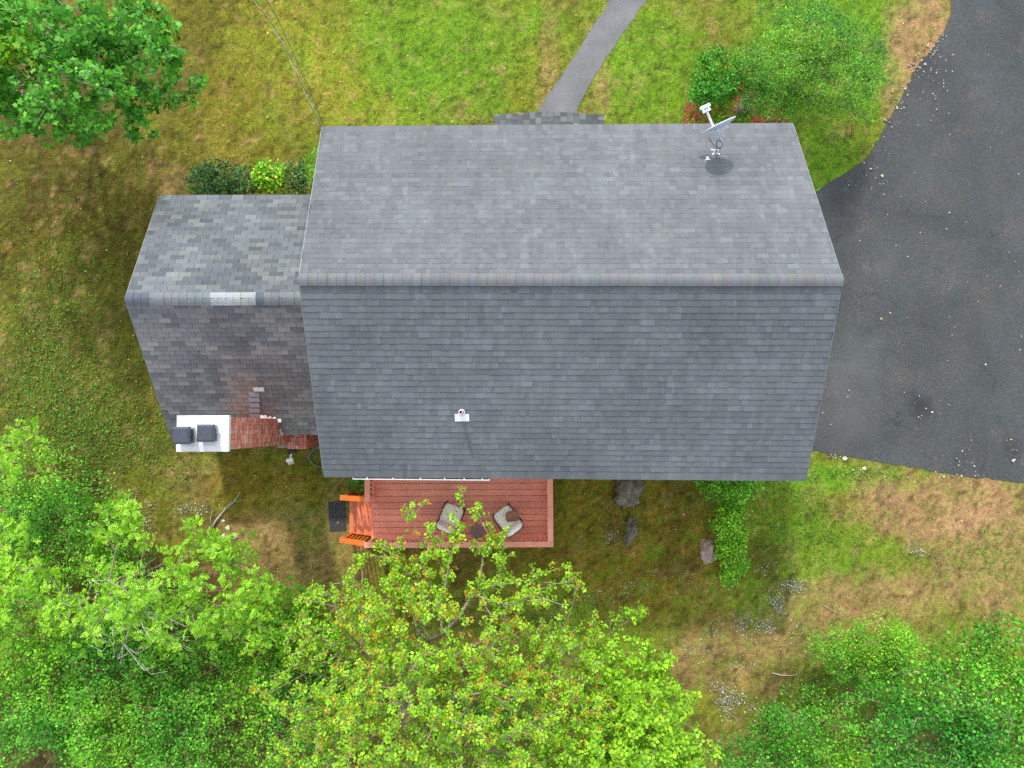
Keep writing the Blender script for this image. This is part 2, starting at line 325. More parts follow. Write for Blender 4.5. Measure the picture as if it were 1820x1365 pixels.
LAWN = dict(base=S(128, 124, 48), lush=S(112, 160, 36), yellow=S(158, 148, 46), tan=S(172, 136, 96), olive=S(98, 89, 28), dark=S(82, 66, 36), weed=S(104, 106, 40), moss_shade_lift=S(152, 130, 44), litter=S(92, 74, 50))  # mossy lawn behind the house is painted lighter to lift its shade
REG = [ # pixel ellipse of a kind of ground, some with shade painted in: cx, cy, rx, ry, kind, weight
 (740, 110, 260, 150, 'lush', .75), (1150, 120, 110, 130, 'lush', .8), (1480, 80, 170, 150, 'lush', .95), (1450, 280, 90, 80, 'lush', .9), (1390, 900, 80, 90, 'lush', .65), (1510, 850, 110, 26, 'lush', .9), (1750, 1000, 70, 60, 'lush', .4),
 (1450, 980, 120, 70, 'lush', .3), (1330, 960, 60, 120, 'lush', .4),
 (540, 110, 120, 150, 'yellow', .55), (960, 150, 60, 130, 'yellow', .5), (430, 220, 90, 120, 'yellow', .35), (620, 190, 160, 60, 'yellow', .35), (1250, 1190, 120, 90, 'yellow', .3), (1060, 1020, 120, 70, 'yellow', .3),
 (1690, 905, 190, 75, 'tan', .95), (1800, 980, 130, 130, 'tan', .6), (1640, 70, 55, 110, 'tan', .95), (1590, 190, 26, 60, 'tan', .7), (1560, 1060, 200, 60, 'tan', .65), (1280, 1160, 130, 70, 'tan', .6), (1420, 1130, 90, 60, 'tan', .6),
 (610, 1000, 70, 110, 'tan', .7), (470, 960, 110, 80, 'tan', .6), (340, 850, 70, 70, 'tan', .45), (280, 330, 70, 50, 'tan', .6), (975, 100, 22, 130, 'tan', .5), (1070, 150, 20, 60, 'tan', .5), (540, 1030, 60, 60, 'tan', .6),
 (1130, 970, 230, 160, 'moss_shade_lift', .85), (460, 860, 130, 70, 'moss_shade_lift', .8), (700, 1010, 120, 60, 'moss_shade_lift', .5), (180, 380, 160, 160, 'olive', .5), (210, 640, 60, 200, 'olive', .4),
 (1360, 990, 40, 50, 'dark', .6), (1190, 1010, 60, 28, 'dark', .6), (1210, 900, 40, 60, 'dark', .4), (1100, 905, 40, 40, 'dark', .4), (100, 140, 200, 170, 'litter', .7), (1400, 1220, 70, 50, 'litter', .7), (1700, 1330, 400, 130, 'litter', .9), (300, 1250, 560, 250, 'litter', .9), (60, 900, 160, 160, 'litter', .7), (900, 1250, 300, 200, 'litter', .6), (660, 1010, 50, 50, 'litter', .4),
 (130, 420, 210, 190, 'olive', .85), (230, 600, 90, 160, 'olive', .6), (60, 330, 140, 90, 'dark', .5), (90, 620, 150, 180, 'weed', .6), (150, 760, 200, 120, 'weed', .7)]  # olive lawn at left; maple's shade painted into first olive and dark ellipses
def lawn_color(X, Y):
    q = proj(np.stack([X, Y, np.zeros_like(X)], -1)); x, y = q[..., 0], q[..., 1]
    n1 = N1.fbm(X, Y, 2.2, 5); n2 = N2.fbm(X, Y, 0.7, 4); n3 = N3.fbm(X, Y, 5.0, 4); n4 = N4.fbm(X, Y, 0.35, 3)
    c = np.ones(X.shape + (3,)) * np.array(LAWN['base'])
    def mix(c, k, wt): wt = np.clip(wt, 0, 1)[..., None]; return c * (1 - wt) + np.array(LAWN[k]) * wt
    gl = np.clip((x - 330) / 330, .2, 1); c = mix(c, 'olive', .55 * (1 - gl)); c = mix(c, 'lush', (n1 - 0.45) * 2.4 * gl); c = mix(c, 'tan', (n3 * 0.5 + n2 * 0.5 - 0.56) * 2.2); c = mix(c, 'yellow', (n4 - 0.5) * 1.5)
    bare = np.zeros(X.shape)
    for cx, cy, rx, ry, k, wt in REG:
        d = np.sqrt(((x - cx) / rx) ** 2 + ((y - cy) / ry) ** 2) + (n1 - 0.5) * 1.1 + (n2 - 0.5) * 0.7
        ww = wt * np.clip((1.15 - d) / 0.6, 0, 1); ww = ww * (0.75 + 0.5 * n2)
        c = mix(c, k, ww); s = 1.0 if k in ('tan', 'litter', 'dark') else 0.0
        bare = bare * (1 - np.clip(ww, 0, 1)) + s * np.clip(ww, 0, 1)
    c = mix(c, 'lush', (n4 - 0.56) * 2.2 * (1 - 0.5 * bare) * gl); c = mix(c, 'tan', (0.38 - n4) * 2.2)
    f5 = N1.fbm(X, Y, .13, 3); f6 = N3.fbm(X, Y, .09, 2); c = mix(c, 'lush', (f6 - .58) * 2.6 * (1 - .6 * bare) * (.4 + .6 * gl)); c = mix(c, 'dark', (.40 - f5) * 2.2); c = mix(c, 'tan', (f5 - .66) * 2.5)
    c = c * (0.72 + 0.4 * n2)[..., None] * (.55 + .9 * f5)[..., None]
    return c, np.clip(bare, 0, 1)
def axis(lo, hi, st, far):
    a = np.arange(lo, hi + 1e-6, st); g = st * 1.35 ** np.arange(1, 40); g = np.cumsum(g); g = g[g < far]
    return np.concatenate([lo - g[::-1], a, hi + g])
gx, gy = axis(-17.5, 17.5, 0.11, 600), axis(-13.5, 14.5, 0.11, 600)
GX, GY = np.meshgrid(gx, gy); nx, ny = len(gx), len(gy)
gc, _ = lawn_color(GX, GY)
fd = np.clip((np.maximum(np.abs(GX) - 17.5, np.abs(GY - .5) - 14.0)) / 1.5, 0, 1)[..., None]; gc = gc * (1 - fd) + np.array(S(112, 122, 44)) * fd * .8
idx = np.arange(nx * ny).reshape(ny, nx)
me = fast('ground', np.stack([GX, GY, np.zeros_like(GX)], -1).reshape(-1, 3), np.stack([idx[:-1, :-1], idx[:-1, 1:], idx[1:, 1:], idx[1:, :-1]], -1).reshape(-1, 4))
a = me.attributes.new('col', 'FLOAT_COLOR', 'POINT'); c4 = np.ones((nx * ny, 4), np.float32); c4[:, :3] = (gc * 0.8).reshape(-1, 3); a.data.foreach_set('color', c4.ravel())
ground = obj('ground', me, M_GROUND, kind='structure')

def sheet(name, pxs, z, mat, amp, seed, thick=0.05):
    pts = [P(x, y, 0) for x, y in pxs]; o = rough_poly(pts, amp, 0.07, seed)
    n = len(o); m = MB(); m.v = [(x, y, z) for x, y in o] + [(x, y, z - thick) for x, y in o]
    m.f = [tuple(range(n))] + [(i, i + n, (i + 1) % n + n, (i + 1) % n) for i in range(n)]
    return m.build(name, mat, kind='structure')
driveway = sheet('driveway', DRIVE_PX, 0.012, M_ASPHALT, 0.045, 3)
path = sheet('path', PATH_PX, 0.010, M_PATH, 0.03, 4)
bed = sheet('mulch_bed', BED_PX, 0.014, M_MULCH, 0.03, 5)

# ------------------------------------------------------------------ house shell
ZR, ZE = 6.28, 4.18
RL, RR = P(531, 496, ZR), P(1498, 497, ZR); FL, FR = P(572, 228, ZE), P(1410, 222, ZE); BL, BR = P(575, 843, ZE), P(1433, 850, ZE)
HXL, HXR = (FL[0] + BL[0]) / 2, (FR[0] + BR[0]) / 2
WZB = 2.28; wbl = P(302, 771, WZB); WX = wbl[0]
WZR = z_for_x(222, 531, WX); WZF = z_for_x(283, 349, WX)
wrl = P(222, 531, WZR); wfl = P(283, 349, WZF)
print('ridge', RL, RR, 'eaves', FL, FR, BL, BR); print('wing', WX, 'z', WZB, WZR, WZF, wrl, wfl)
WR_X = HXL + 0.2
house = empty('house', (float(HXL), float((FL[1] + BL[1]) / 2), 0), 0, 'grey shingled house with a lower wing and brick chimney seen from above', 'house')
HINV = Matrix.Translation(-Vector(house.location))
def hpart(o, parent=None):
    """parent to the house (or one of its parts) keeping the world place the vertices already have"""
    o.parent = parent or house
    if parent is None: o.matrix_parent_inverse = HINV
    return o
ov = 0.22                                          # eave overhang
wall = MB(); x0, x1 = HXL + 0.16, HXR - 0.16; y0, y1 = BL[1] + ov, FL[1] - ov; ymid = RL[1]
zt = ZE + ov * (ZR - ZE) / (RL[1] - BL[1]) - 0.1
def clap(m, a, b, z0, z1, out, step=0.11):
    """lapped boards between ground points a and b facing out"""
    z = z0; out = Vector(out)
    while z < z1 - 1e-3:
        t = min(z + step, z1); A, B = Vector((*a, 0)), Vector((*b, 0))
        m.add([A + out * 0.018 + Vector((0, 0, z)), B + out * 0.018 + Vector((0, 0, z)), B + out * 0.004 + Vector((0, 0, t)), A + out * 0.004 + Vector((0, 0, t)), A + Vector((0, 0, z)), B + Vector((0, 0, z))],
              [(0, 1, 2, 3), (4, 5, 1, 0)]); z = t
wall.box(x0, x1, y0, y1, 0.0, zt)
wall.add([(x0, y0, zt), (x0, y1, zt), (x0, ymid, ZR - 0.16), (x1, y0, zt), (x1, y1, zt), (x1, ymid, ZR - 0.16)], [(0, 1, 2), (3, 5, 4), (0, 2, 5, 3), (1, 4, 5, 2)])
clap(wall, (x0, y0), (x1, y0), 0.45, zt, (0, -1, 0)); clap(wall, (x0, y1), (x1, y1), 0.45, zt, (0, 1, 0)); clap(wall, (x1, y0), (x1, y1), 0.45, zt, (1, 0, 0)); clap(wall, (x0, y0), (x0, y1), 0.45, zt, (-1, 0, 0))
hpart(wall.build('wall', M_WALL_MAIN))
wy0, wy1 = wbl[1] + 0.18, wfl[1] - 0.18; wx0 = WX + 0.14
sb = (WZR - WZB) / (wrl[1] - wbl[1]); sf = (WZR - WZF) / (wfl[1] - wrl[1])
print('wing slopes', sb, sf, 'main', (ZR - ZE) / (RL[1] - BL[1]), (ZR - ZE) / (FL[1] - RL[1]))
zb, zf = WZB + 0.18 * sb - 0.1, WZF + 0.18 * sf - 0.1
ww = MB(); ww.add([(wx0, wy0, 0), (wx0, wy1, 0), (wx0, wy1, zf), (wx0, wrl[1], WZR - 0.14), (wx0, wy0, zb), (x0, wy0, 0), (x0, wy1, 0), (x0, wy1, zf), (x0, wrl[1], WZR - 0.14), (x0, wy0, zb)],
                  [(0, 1, 2, 3, 4), (0, 4, 9, 5), (1, 6, 7, 2), (2, 7, 8, 3), (3, 8, 9, 4)])
clap(ww, (wx0, wy0), (x0, wy0), 0.4, zb, (0, -1, 0)); clap(ww, (wx0, wy0), (wx0, wy1), 0.4, min(zb, zf), (-1, 0, 0))
hpart(ww.build('wall', M_WALL))
fo = MB(); fo.box(x0 - 0.03, x1 + 0.03, y0 - 0.03, y1 + 0.03, -0.05, 0.44); fo.box(wx0 - 0.03, x0 - 0.03, wy0 - 0.03, wy1 + 0.03, -0.05, 0.39)
hpart(fo.build('foundation', simple('concrete', S(150, 146, 140), 0.9)))

# roofs: thin decks that carry the shingles
def roof_slab(name, quads, th, mat, parent=None):
    m = MB()
    for q in quads:
        a_, b_, c_, d_ = [np.asarray(p, float) for p in q]; K = 14; B = len(m.v)
        for dz in (-0.012, -th):
            for j in range(K + 1):
                for i in range(K + 1):
                    u, v = i / K, j / K; m.v.append(tuple((a_ * (1 - u) + b_ * u) * (1 - v) + (d_ * (1 - u) + c_ * u) * v + np.array([0, 0, dz])))
        ix = lambda i, j, l: B + l * (K + 1) ** 2 + j * (K + 1) + i
        for j in range(K):
            for i in range(K):
                m.f += [(ix(i, j, 0), ix(i + 1, j, 0), ix(i + 1, j + 1, 0), ix(i, j + 1, 0)), (ix(i, j, 1), ix(i, j + 1, 1), ix(i + 1, j + 1, 1), ix(i + 1, j, 1))]
            for (e, f_) in (((j, 0), (j + 1, 0)), ((j, K), (j + 1, K)), ((0, j), (0, j + 1)), ((K, j), (K, j + 1))): m.f.append((ix(*e, 0), ix(*f_, 0), ix(*f_, 1), ix(*e, 1)))
    return hpart(m.build(name, mat), parent)
def inset(a, b, k): return np.asarray(a) + (np.asarray(b) - np.asarray(a)) * k
main_roof = roof_slab('main_roof', [[RL, RR, FR, FL], [RR, RL, BL, BR]], 0.13, M_UNDER)
wrr, wbr, wfr = np.array([WR_X, wrl[1], WZR]), np.array([WR_X, wbl[1], WZB]), np.array([WR_X, wfl[1], WZF])
wing_roof = roof_slab('wing_roof', [[wrl, wrr, wfr, wfl], [wrr, wrl, wbl, wbr]], 0.12, M_UNDER)
main_roof['label'] = 'tall main roof of mixed grey laminated shingles'; wing_roof['label'] = 'lower wing roof of worn grey tab shingles'

# ------------------------------------------------------------------ shingles
WEDGE_V = np.array([(0, 0, 0), (1, 0, 0), (1, 1, 0), (0, 1, 0), (0, 0, .12), (1, 0, .12), (1, 1, 1), (0, 1, 1)], float)
WEDGE_F = np.array([(0, 3, 2, 1), (4, 5, 6, 7), (0, 1, 5, 4), (1, 2, 6, 5), (2, 3, 7, 6), (3, 0, 4, 7)])
def wedge_mesh(name, mat):
    me = fast(name, WEDGE_V, WEDGE_F); me.materials.append(mat); return me
def lay(R0, R1, E0, E1, ncourse, widths, gap, th, color, jitter=0.0012, lift=0.002, v_over=0.0, snap=None, slit=0.0):
    """courses of shingles on the patch ridge R0-R1, eave E0-E1: list of (matrix, colour)"""
    o = []; R0, R1, E0, E1 = map(np.asarray, (R0, R1, E0, E1)); r = random.Random(int(abs(R0[0] * 1000)) + ncourse + int(abs(E0[1] * 77)) + int(abs(E0[0] * 131)))
    for i in range(ncourse):
        v0, v1 = i / ncourse, (i + 1) / ncourse + (v_over if i == ncourse - 1 else 0)
        a0, b0 = R0 + (E0 - R0) * v0, R1 + (E1 - R1) * v0; a1, b1 = R0 + (E0 - R0) * v1, R1 + (E1 - R1) * v1
        L = np.linalg.norm(b0 - a0); x = -r.random() * widths(r) if snap is None else -(snap * (0.5 if i % 2 else 0.0) + r.uniform(-.012, .012)); wav = r.uniform(-1, 1)
        while x < L - 0.02:
            wd = widths(r); u0, u1 = max(x, 0.0), min(x + wd - gap, L); x += wd
            if u1 - u0 < 0.025: continue
            u0 /= L; u1 /= L
            p00, p10, p01 = a0 + (b0 - a0) * u0, a0 + (b0 - a0) * u1, a1 + (b1 - a1) * u0
            X = p10 - p00; Y = p01 - p00; Z = np.cross(X, Y); Z /= np.linalg.norm(Z)
            if Z[2] < 0: Z = -Z
            t = th * r.uniform(0.6, 1.3); yl = np.linalg.norm(Y) + r.gauss(0, jitter) - slit
            Yn = Y / np.linalg.norm(Y); Xn = np.cross(Yn, Z); Xn *= math.copysign(1, Xn @ X)
            c = (p00 + p01) / 2 + X / 2
            o.append((p00 + Z * lift, Xn * np.linalg.norm(X), Yn * yl, Z * t, color(r, c, i)))
    return o
def place_shingles(items, name, mat, parent, n_single, stuff_name, label=None):
    def area(it):
        p, X, Y, Z, c = it; q = proj(np.array([p, p + X, p + X + Y, p + Y])); return abs(np.cross(q[1] - q[0], q[3] - q[0]))
    items = sorted(items, key=area, reverse=True); me = wedge_mesh(name, mat)
    pinv = HINV @ Matrix.Identity(4)
    for p, X, Y, Z, c in items[:n_single]:
        o = bpy.data.objects.new(name, me); COL.objects.link(o); o.parent = parent; o.color = (*c, 1.0)
        o.matrix_local = Matrix(((X[0], Y[0], Z[0], p[0]), (X[1], Y[1], Z[1], p[1]), (X[2], Y[2], Z[2], p[2]), (0, 0, 0, 1)))
    rest = items[n_single:]
    if rest:
        A = np.array([[i[0], i[1], i[2], i[3]] for i in rest]); C = np.array([i[4] for i in rest])
        vs = A[:, None, 0] + WEDGE_V[None, :, 0:1] * A[:, None, 1] + WEDGE_V[None, :, 1:2] * A[:, None, 2] + WEDGE_V[None, :, 2:3] * A[:, None, 3]
        fs = WEDGE_F[None] + (np.arange(len(rest)) * 8)[:, None, None]
        o = obj(stuff_name, fast(stuff_name, vs.reshape(-1, 3), fs.reshape(-1, 4), np.repeat(C, 6, 0)), mat, parent, 'stuff'); o.color = (0, 0, 0, 1)
TONES = [S(94, 98, 101), S(97, 101, 104), S(91, 94, 98), S(101, 105, 109), S(94, 98, 101), S(92, 95, 100), S(96, 99, 101), S(95, 99, 103)]
ROW = [random.uniform(.95, 1.05) for _ in range(40)]
def col_main(r, c, i):
    t = r.choice(TONES); k = ROW[i] * r.uniform(0.95, 1.05) * (0.92 + 0.16 * float(N3(np.array([c[0]]), np.array([c[1]]), 1.7)[0])); return tuple(x * k for x in t)
wid_main = lambda r: r.choice((0.08, 0.11, 0.14, 0.18, 0.24)) * r.uniform(0.9, 1.1)
it = lay(RL, RR, FL, FR, 33, wid_main, 0.0, 0.008, col_main, v_over=0.015, slit=0.009) + lay(RL, RR, BL, BR, 33, wid_main, 0.0, 0.012, col_main, v_over=0.015)
place_shingles(it, 'laminated_shingle', M_SHINGLE, main_roof, 300, 'laminated_shingles')
STAIN = [(P(432, 726, 2.6), 0.42, S(150, 128, 108)), (P(470, 742, 2.5), 0.55, S(92, 80, 72)), (P(446, 690, 2.8), 0.40, S(136, 116, 98)), (P(530, 700, 2.6), 0.9, S(95, 90, 86))]
def col_wing(r, c, i):
    back = c[1] < wrl[1]
    t = np.array(r.choice([S(88, 93, 97), S(96, 101, 104), S(80, 85, 90), S(104, 109, 108), S(91, 96, 102)]) if not back else r.choice([S(104, 105, 107), S(111, 111, 112), S(96, 98, 102), S(117, 116, 116)]))
    k = r.uniform(0.85, 1.14) * (0.86 + 0.28 * float(N1(np.array([c[0]]), np.array([c[1]]), 1.2)[0])); t = t * k
    for p, rad, sc_ in STAIN:
        d = np.linalg.norm(np.asarray(c)[:2] - p[:2]) / rad
        if d < 1 and back: t = t * (0.35 + .65 * d) + np.array(sc_) * (0.65 - .65 * d)
    return tuple(t)
nf = int(round(np.linalg.norm(wrl - wfl) / 0.127)); nb = int(round(np.linalg.norm(wrl - wbl) / 0.127)); print('wing courses', nf, nb)
it = lay(wrl, wrr, wfl, wfr, nf, lambda r: 0.305, 0.007, 0.006, col_wing, 0.001, snap=0.305, v_over=0.012) + lay(wrl, wrr, wbl, wbr, nb, lambda r: 0.305, 0.008, 0.006, col_wing, 0.001, snap=0.305, v_over=0.012)
place_shingles(it, 'tab_shingle', M_SHINGLE, wing_roof, 300, 'tab_shingles')

# ridge caps
def cap_mesh(name, slope_f, slope_b, wf, wb, L, th):
    """one cap: thick folded strip over the ridge running along X, local y to the front"""
    m = MB(); prof = []
    for s in (-1, -0.55, -0.18, 0.18, 0.55, 1):
        wd = (wf if s > 0 else wb) * abs(s); sl = slope_f if s > 0 else slope_b; prof.append((wd * (1 if s > 0 else -1), -wd * sl + (0.0 if abs(s) > .2 else -0.012)))
    n = len(prof)
    for x, t in ((0, th * 0.25), (L, th)):
        m.v += [(x, y, z + t) for y, z in prof] + [(x, y, z - 0.004) for y, z in prof]
    for k in range(n - 1):
        m.f += [(k, k + 1, 2 * n + k + 1, 2 * n + k), (n + k, 3 * n + k, 3 * n + k + 1, n + k + 1)]
    m.f += [(0, 2 * n, 3 * n, n), (n - 1, 2 * n - 1, 4 * n - 1, 3 * n - 1), tuple(range(n)) + tuple(range(2 * n - 1, n - 1, -1)), tuple(range(2 * n, 3 * n)) + tuple(range(4 * n - 1, 3 * n - 1, -1))]
    me = m.mesh(name); me.materials.append(M_SHINGLE); return me
sm_f, sm_b = (ZR - ZE) / (FL[1] - RL[1]), (ZR - ZE) / (RL[1] - BL[1])
def caps(R0, R1, n, me, parent, colors, z, step=None, flip=False):
    R0, R1 = np.asarray(R0), np.asarray(R1); d = R1 - R0; ang = math.atan2(d[1], d[0])
    for i in range(n):
        p = R0 + d * i / n; o = bpy.data.objects.new('ridge_cap', me); COL.objects.link(o); o.parent = parent; o.color = (*colors(i), 1.0)
        o.location = (p[0], p[1], p[2] + z + random.gauss(0, 0.002)); o.rotation_euler = (random.gauss(0, 0.01), 0, ang + random.gauss(0, 0.006))
rv = MB()
for s_, sl_ in ((1, sm_f), (-1, sm_b)): rv.bar(Vector(RL) + Vector((0.02, s_ * 0.072, 0.012 - 0.072 * sl_)), Vector(RR) + Vector((-0.02, s_ * 0.072, 0.012 - 0.072 * sl_)), 0.135, 0.03, Vector((0, s_ * sl_, 1)).normalized())
o = rv.build('ridge_vent', simple('vent_black', (0.03, 0.03, 0.033), 0.9), main_roof)
NC = 58; cm = cap_mesh('ridge_cap', sm_f, sm_b, 0.13, 0.135, float(RR[0] - RL[0]) / NC + 0.002, 0.017)
caps(RL, RR, NC, cm, main_roof, lambda i: tuple(x * random.uniform(0.95, 1.06) for x in S(103, 105, 107)), 0.045)
NW = 26; wl = float(WR_X - 0.05 - wrl[0]) / NW
cmw = cap_mesh('ridge_cap', sf * 0.85, sb * 0.85, 0.15, 0.15, wl + 0.004, 0.011)
def wing_cap_col(i):
    px = 222 + (540 - 222) * (i + 0.5) / NW
    if 352 < px < 428: c = S(140, 146, 146)
    elif px < 262 or 425 < px < 440: c = S(82, 88, 98)
    else: c = S(106, 111, 115)
    return tuple(x * random.uniform(0.94, 1.06) for x in c)
caps(wrl, (WR_X - 0.05, wrl[1], WZR), NW, cmw, wing_roof, wing_cap_col, 0.02)
# metal drip edge along the open rakes
dm = simple('drip_edge', S(120, 125, 130), 0.5, 0.2)
for A, B, par in ((RL, FL, main_roof), (RL, BL, main_roof), (RR, FR, main_roof), (RR, BR, main_roof), (wrl, wfl, wing_roof), (wrl, wbl, wing_roof)):
    s = 1 if A[0] > 2 else -1; m = MB(); q = Vector((s * 0.008, 0, -0.03)); m.bar(Vector(A) + q, Vector(B) + q, 0.012, 0.055); m.build('drip_edge', dm, par)

# portico
ZPE, ZPR = 2.95, 3.16
pl, pr = P(878, 204, ZPE), P(1074, 204, ZPE); pk = P(973, 198, ZPR); yb = float(y1) + 0.02
PYF = float((pl[1] + pr[1]) / 2); pxm = float(pk[0]); PYR = float(pk[1])
A = np.array
prl, prr = (A([pxm, PYR, ZPR]), A([pxm, yb, ZPR])), None
p_eL, p_eLb, p_eR, p_eRb, p_rb = A([pl[0], PYF, ZPE]), A([pl[0], yb, ZPE]), A([pr[0], PYF, ZPE]), A([pr[0], yb, ZPE]), A([pxm, yb, ZPR]); p_rf = A([pxm, PYR, ZPR])
portico_roof = roof_slab('portico_roof', [[p_rb, p_rf, p_eL, p_eLb], [p_rf, p_rb, p_eRb, p_eR]], 0.1, M_UNDER)
portico_roof['label'] = 'small gabled entry roof with patchy grey green shingles'
def col_port(r, c, i):
    t = r.choice([S(80, 85, 87), S(88, 93, 94), S(72, 77, 81), S(98, 106, 104), S(106, 115, 112)] if r.random() < .6 else [S(78, 83, 85)]); return tuple(x * r.uniform(.9, 1.1) for x in t)
wp = lambda r: r.choice((0.09, 0.13, 0.17))
it = lay(p_rb, p_rf, p_eLb, p_eL, 9, wp, 0, 0.011, col_port) + lay(p_rb, p_rf, p_eRb, p_eR, 9, wp, 0, 0.011, col_port)
place_shingles(it, 'porch_shingle', M_SHINGLE, portico_roof, 300, 'porch_shingles')
pcm = cap_mesh('ridge_cap', 0.15, 0.15, 0.15, 0.15, 0.15, 0.008); k = 0; yy = PYR
while yy > yb + 0.05:
    o = bpy.data.objects.new('ridge_cap', pcm); COL.objects.link(o); o.parent = portico_roof; o.location = (pxm, yy, ZPR + 0.014); o.rotation_euler = (0, 0, -math.pi / 2); o.color = (*random.choice([S(98, 104, 105), S(88, 92, 96), S(104, 111, 110)]), 1); yy -= 0.14
for x in (pl[0] + 0.15, pr[0] - 0.15):
    m = MB(); m.box(x - 0.06, x + 0.06, PYF - 0.22, PYF - 0.10, 0, ZPE - 0.1); hpart(m.build('portico_post', M_TRIM, bevel=0.008))
m = MB(); m.box(pl[0] + 0.2, pr[0] - 0.2, y1 + 0.02, PYF - 0.1, 0.0, 0.16); hpart(m.build('entry_step', simple('granite_step', S(150, 148, 146), 0.8, bmp=0.3)))
def window(xc, zc, wd, h, side):
    """window on front (+1) or back (-1) wall"""
    y = y1 + 0.02 if side > 0 else y0 - 0.02; s = side; m = MB()
    for a, b, c, d in ((xc - wd / 2 - .06, xc - wd / 2, zc - h / 2, zc + h / 2), (xc + wd / 2, xc + wd / 2 + .06, zc - h / 2, zc + h / 2), (xc - wd / 2 - .06, xc + wd / 2 + .06, zc + h / 2, zc + h / 2 + .08), (xc - wd / 2 - .08, xc + wd / 2 + .08, zc - h / 2 - .06, zc - h / 2), (xc - wd / 2, xc + wd / 2, zc - .02, zc + .02)):
        m.box(a, b, min(y, y + s * .035), max(y, y + s * .035), c, d)
    f = hpart(m.build('window', M_TRIM))
    for zz in (zc - h / 4, zc + h / 4):
        g = MB(); g.box(xc - wd / 2, xc + wd / 2, min(y, y + s * .012), max(y, y + s * .012), zz - h / 4 + .02, zz + h / 4 - .02); hpart(g.build('pane', M_GLASS), f)
for xc in (HXL + 2.0, HXL + 8.6): window(float(xc), 2.5, 1.0, 1.3, 1)
for xc in (HXL + 7.6, HXL + 9.6): window(float(xc), 2.5, 0.9, 1.1, -1)
m = MB(); m.box(pxm - 0.48, pxm + 0.48, y1 + 0.004, y1 + 0.05, 0.17, 2.2); dr = hpart(m.build('door', simple('door_red', S(120, 40, 34), 0.5), bevel=0.006))
m = MB(); m.tube([(pxm + .38, y1 + .05, 1.15), (pxm + .38, y1 + .1, 1.15)], .03); hpart(m.build('handle', M_GALV), dr)
m = MB(); dx = float(P(800, 850, .8)[0]); m.box(dx - .95, dx + .95, y0 - .06, y0 - .004, .82, 2.9); dr = hpart(m.build('sliding_door', M_TRIM, bevel=0.006))
for sx in (-1, 1): m = MB(); m.box(dx + sx * .45 - .38, dx + sx * .45 + .38, y0 - .075, y0 - .061, .95, 2.8); hpart(m.build('pane', M_GLASS), dr)

# gutter with hangers and dead leaves at the back eave
g0, g1 = P(627, 847, ZE - 0.03), P(870, 849, ZE - 0.03); gy1 = float(BL[1]) + 0.01; gy0 = gy1 - 0.115; zg = ZE - 0.03
gut = MB(); gut.box(g0[0], g1[0], gy0, gy0 + .012, zg - .1, zg + .012); gut.box(g0[0], g1[0], gy0 + .012, gy1 + .03, zg - .1, zg - .088); gut.box(g0[0], g0[0] + .015, gy0 + .012, gy1 + .03, zg - .088, zg + .008); gut.box(g1[0] - .015, g1[0], gy0 + .012, gy1 + .03, zg - .088, zg + .008)
gut.box(g0[0], g1[0], gy0 - .012, gy0, zg, zg + .014)
gsl = float((BR[1] - BL[1]) / (BR[0] - BL[0])); gsh = lambda m_: setattr(m_, 'v', [(x_, y_ + gsl * (x_ - float(BL[0])), z_) for x_, y_, z_ in m_.v]); gsh(gut)
gutter = hpart(gut.build('gutter', simple('gutter_white', (.5, .5, .49), .6, var=.15))); gutter['label'] = 'white gutter full of dead leaves along the back eave'
for px in (652, 698, 747, 790, 825, 857):
    x = float(P(px, 848, ZE)[0]); m = MB(); m.box(x - .011, x + .011, gy0 + .012, gy1 + .03, zg + .001, zg + .009); gsh(m); hpart(m.build('hanger', M_TRIM), gutter)
n = 1500; lx = rng.uniform(g0[0] + .02, g1[0] - .02, n); ly = rng.uniform(gy0 + .015, gy1 + .02, n); lz = zg - .075 + rng.uniform(0, .05, n); s = rng.uniform(.012, .03, n); th = rng.uniform(0, 6.28, n)
q = np.stack([np.stack([lx + s * np.cos(th + k * 1.57), np.clip(ly + s * np.sin(th + k * 1.57), gy0 + .013, gy1 + .03) + gsl * (lx - float(BL[0])), lz + rng.normal(0, .006, n)], -1) for k in range(4)], 1)
lc = np.array([S(96, 74, 56), S(70, 56, 46), S(128, 104, 80), S(58, 50, 42)])[rng.integers(0, 4, n)]
hpart(obj('leaf_litter', fast('leaf_litter', q.reshape(-1, 3), np.arange(n * 4).reshape(n, 4), lc), M_ATTR, None, 'stuff'), gutter)

# vent pipe on the back slope
def roof_back(px, py):
    lo, hi = ZE, ZR
    for _ in range(30):
        mz = (lo + hi) / 2; p = P(px, py, mz); zr = ZR - (RL[1] - p[1]) * sm_b
        if mz > zr: hi = mz
        else: lo = mz
    return P(px, py, lo)
def roof_front(px, py):
    lo, hi = ZE, ZR
    for _ in range(30):
        mz = (lo + hi) / 2; p = P(px, py, mz); zr = ZR - (p[1] - RL[1]) * sm_f
        if mz > zr: hi = mz
        else: lo = mz
    return P(px, py, lo)
vb = roof_back(821, 733); ang = math.atan(sm_b)
dn = Vector((0, -math.cos(ang), -math.sin(ang))); up = Vector((0, -math.sin(ang), math.cos(ang)))
vp = MB(); v0 = Vector(vb); vp.tube([v0, v0 + Vector((0, 0, .42))], .042, 14, caps=False); vp.tube([v0 + Vector((0, 0, .42)), v0 + Vector((0, 0, .3))], .030, 14, caps=False)
n0 = len(vp.v); ring = 14; vp.f += [(n0 - 2 * ring - ring + k, n0 - 2 * ring - ring + (k + 1) % ring, n0 - 2 * ring + (k + 1) % ring, n0 - 2 * ring + k) for k in range(ring)]
vent = hpart(vp.build('vent_pipe', simple('pvc_pinkish', S(206, 178, 186), 0.5), smooth=False))
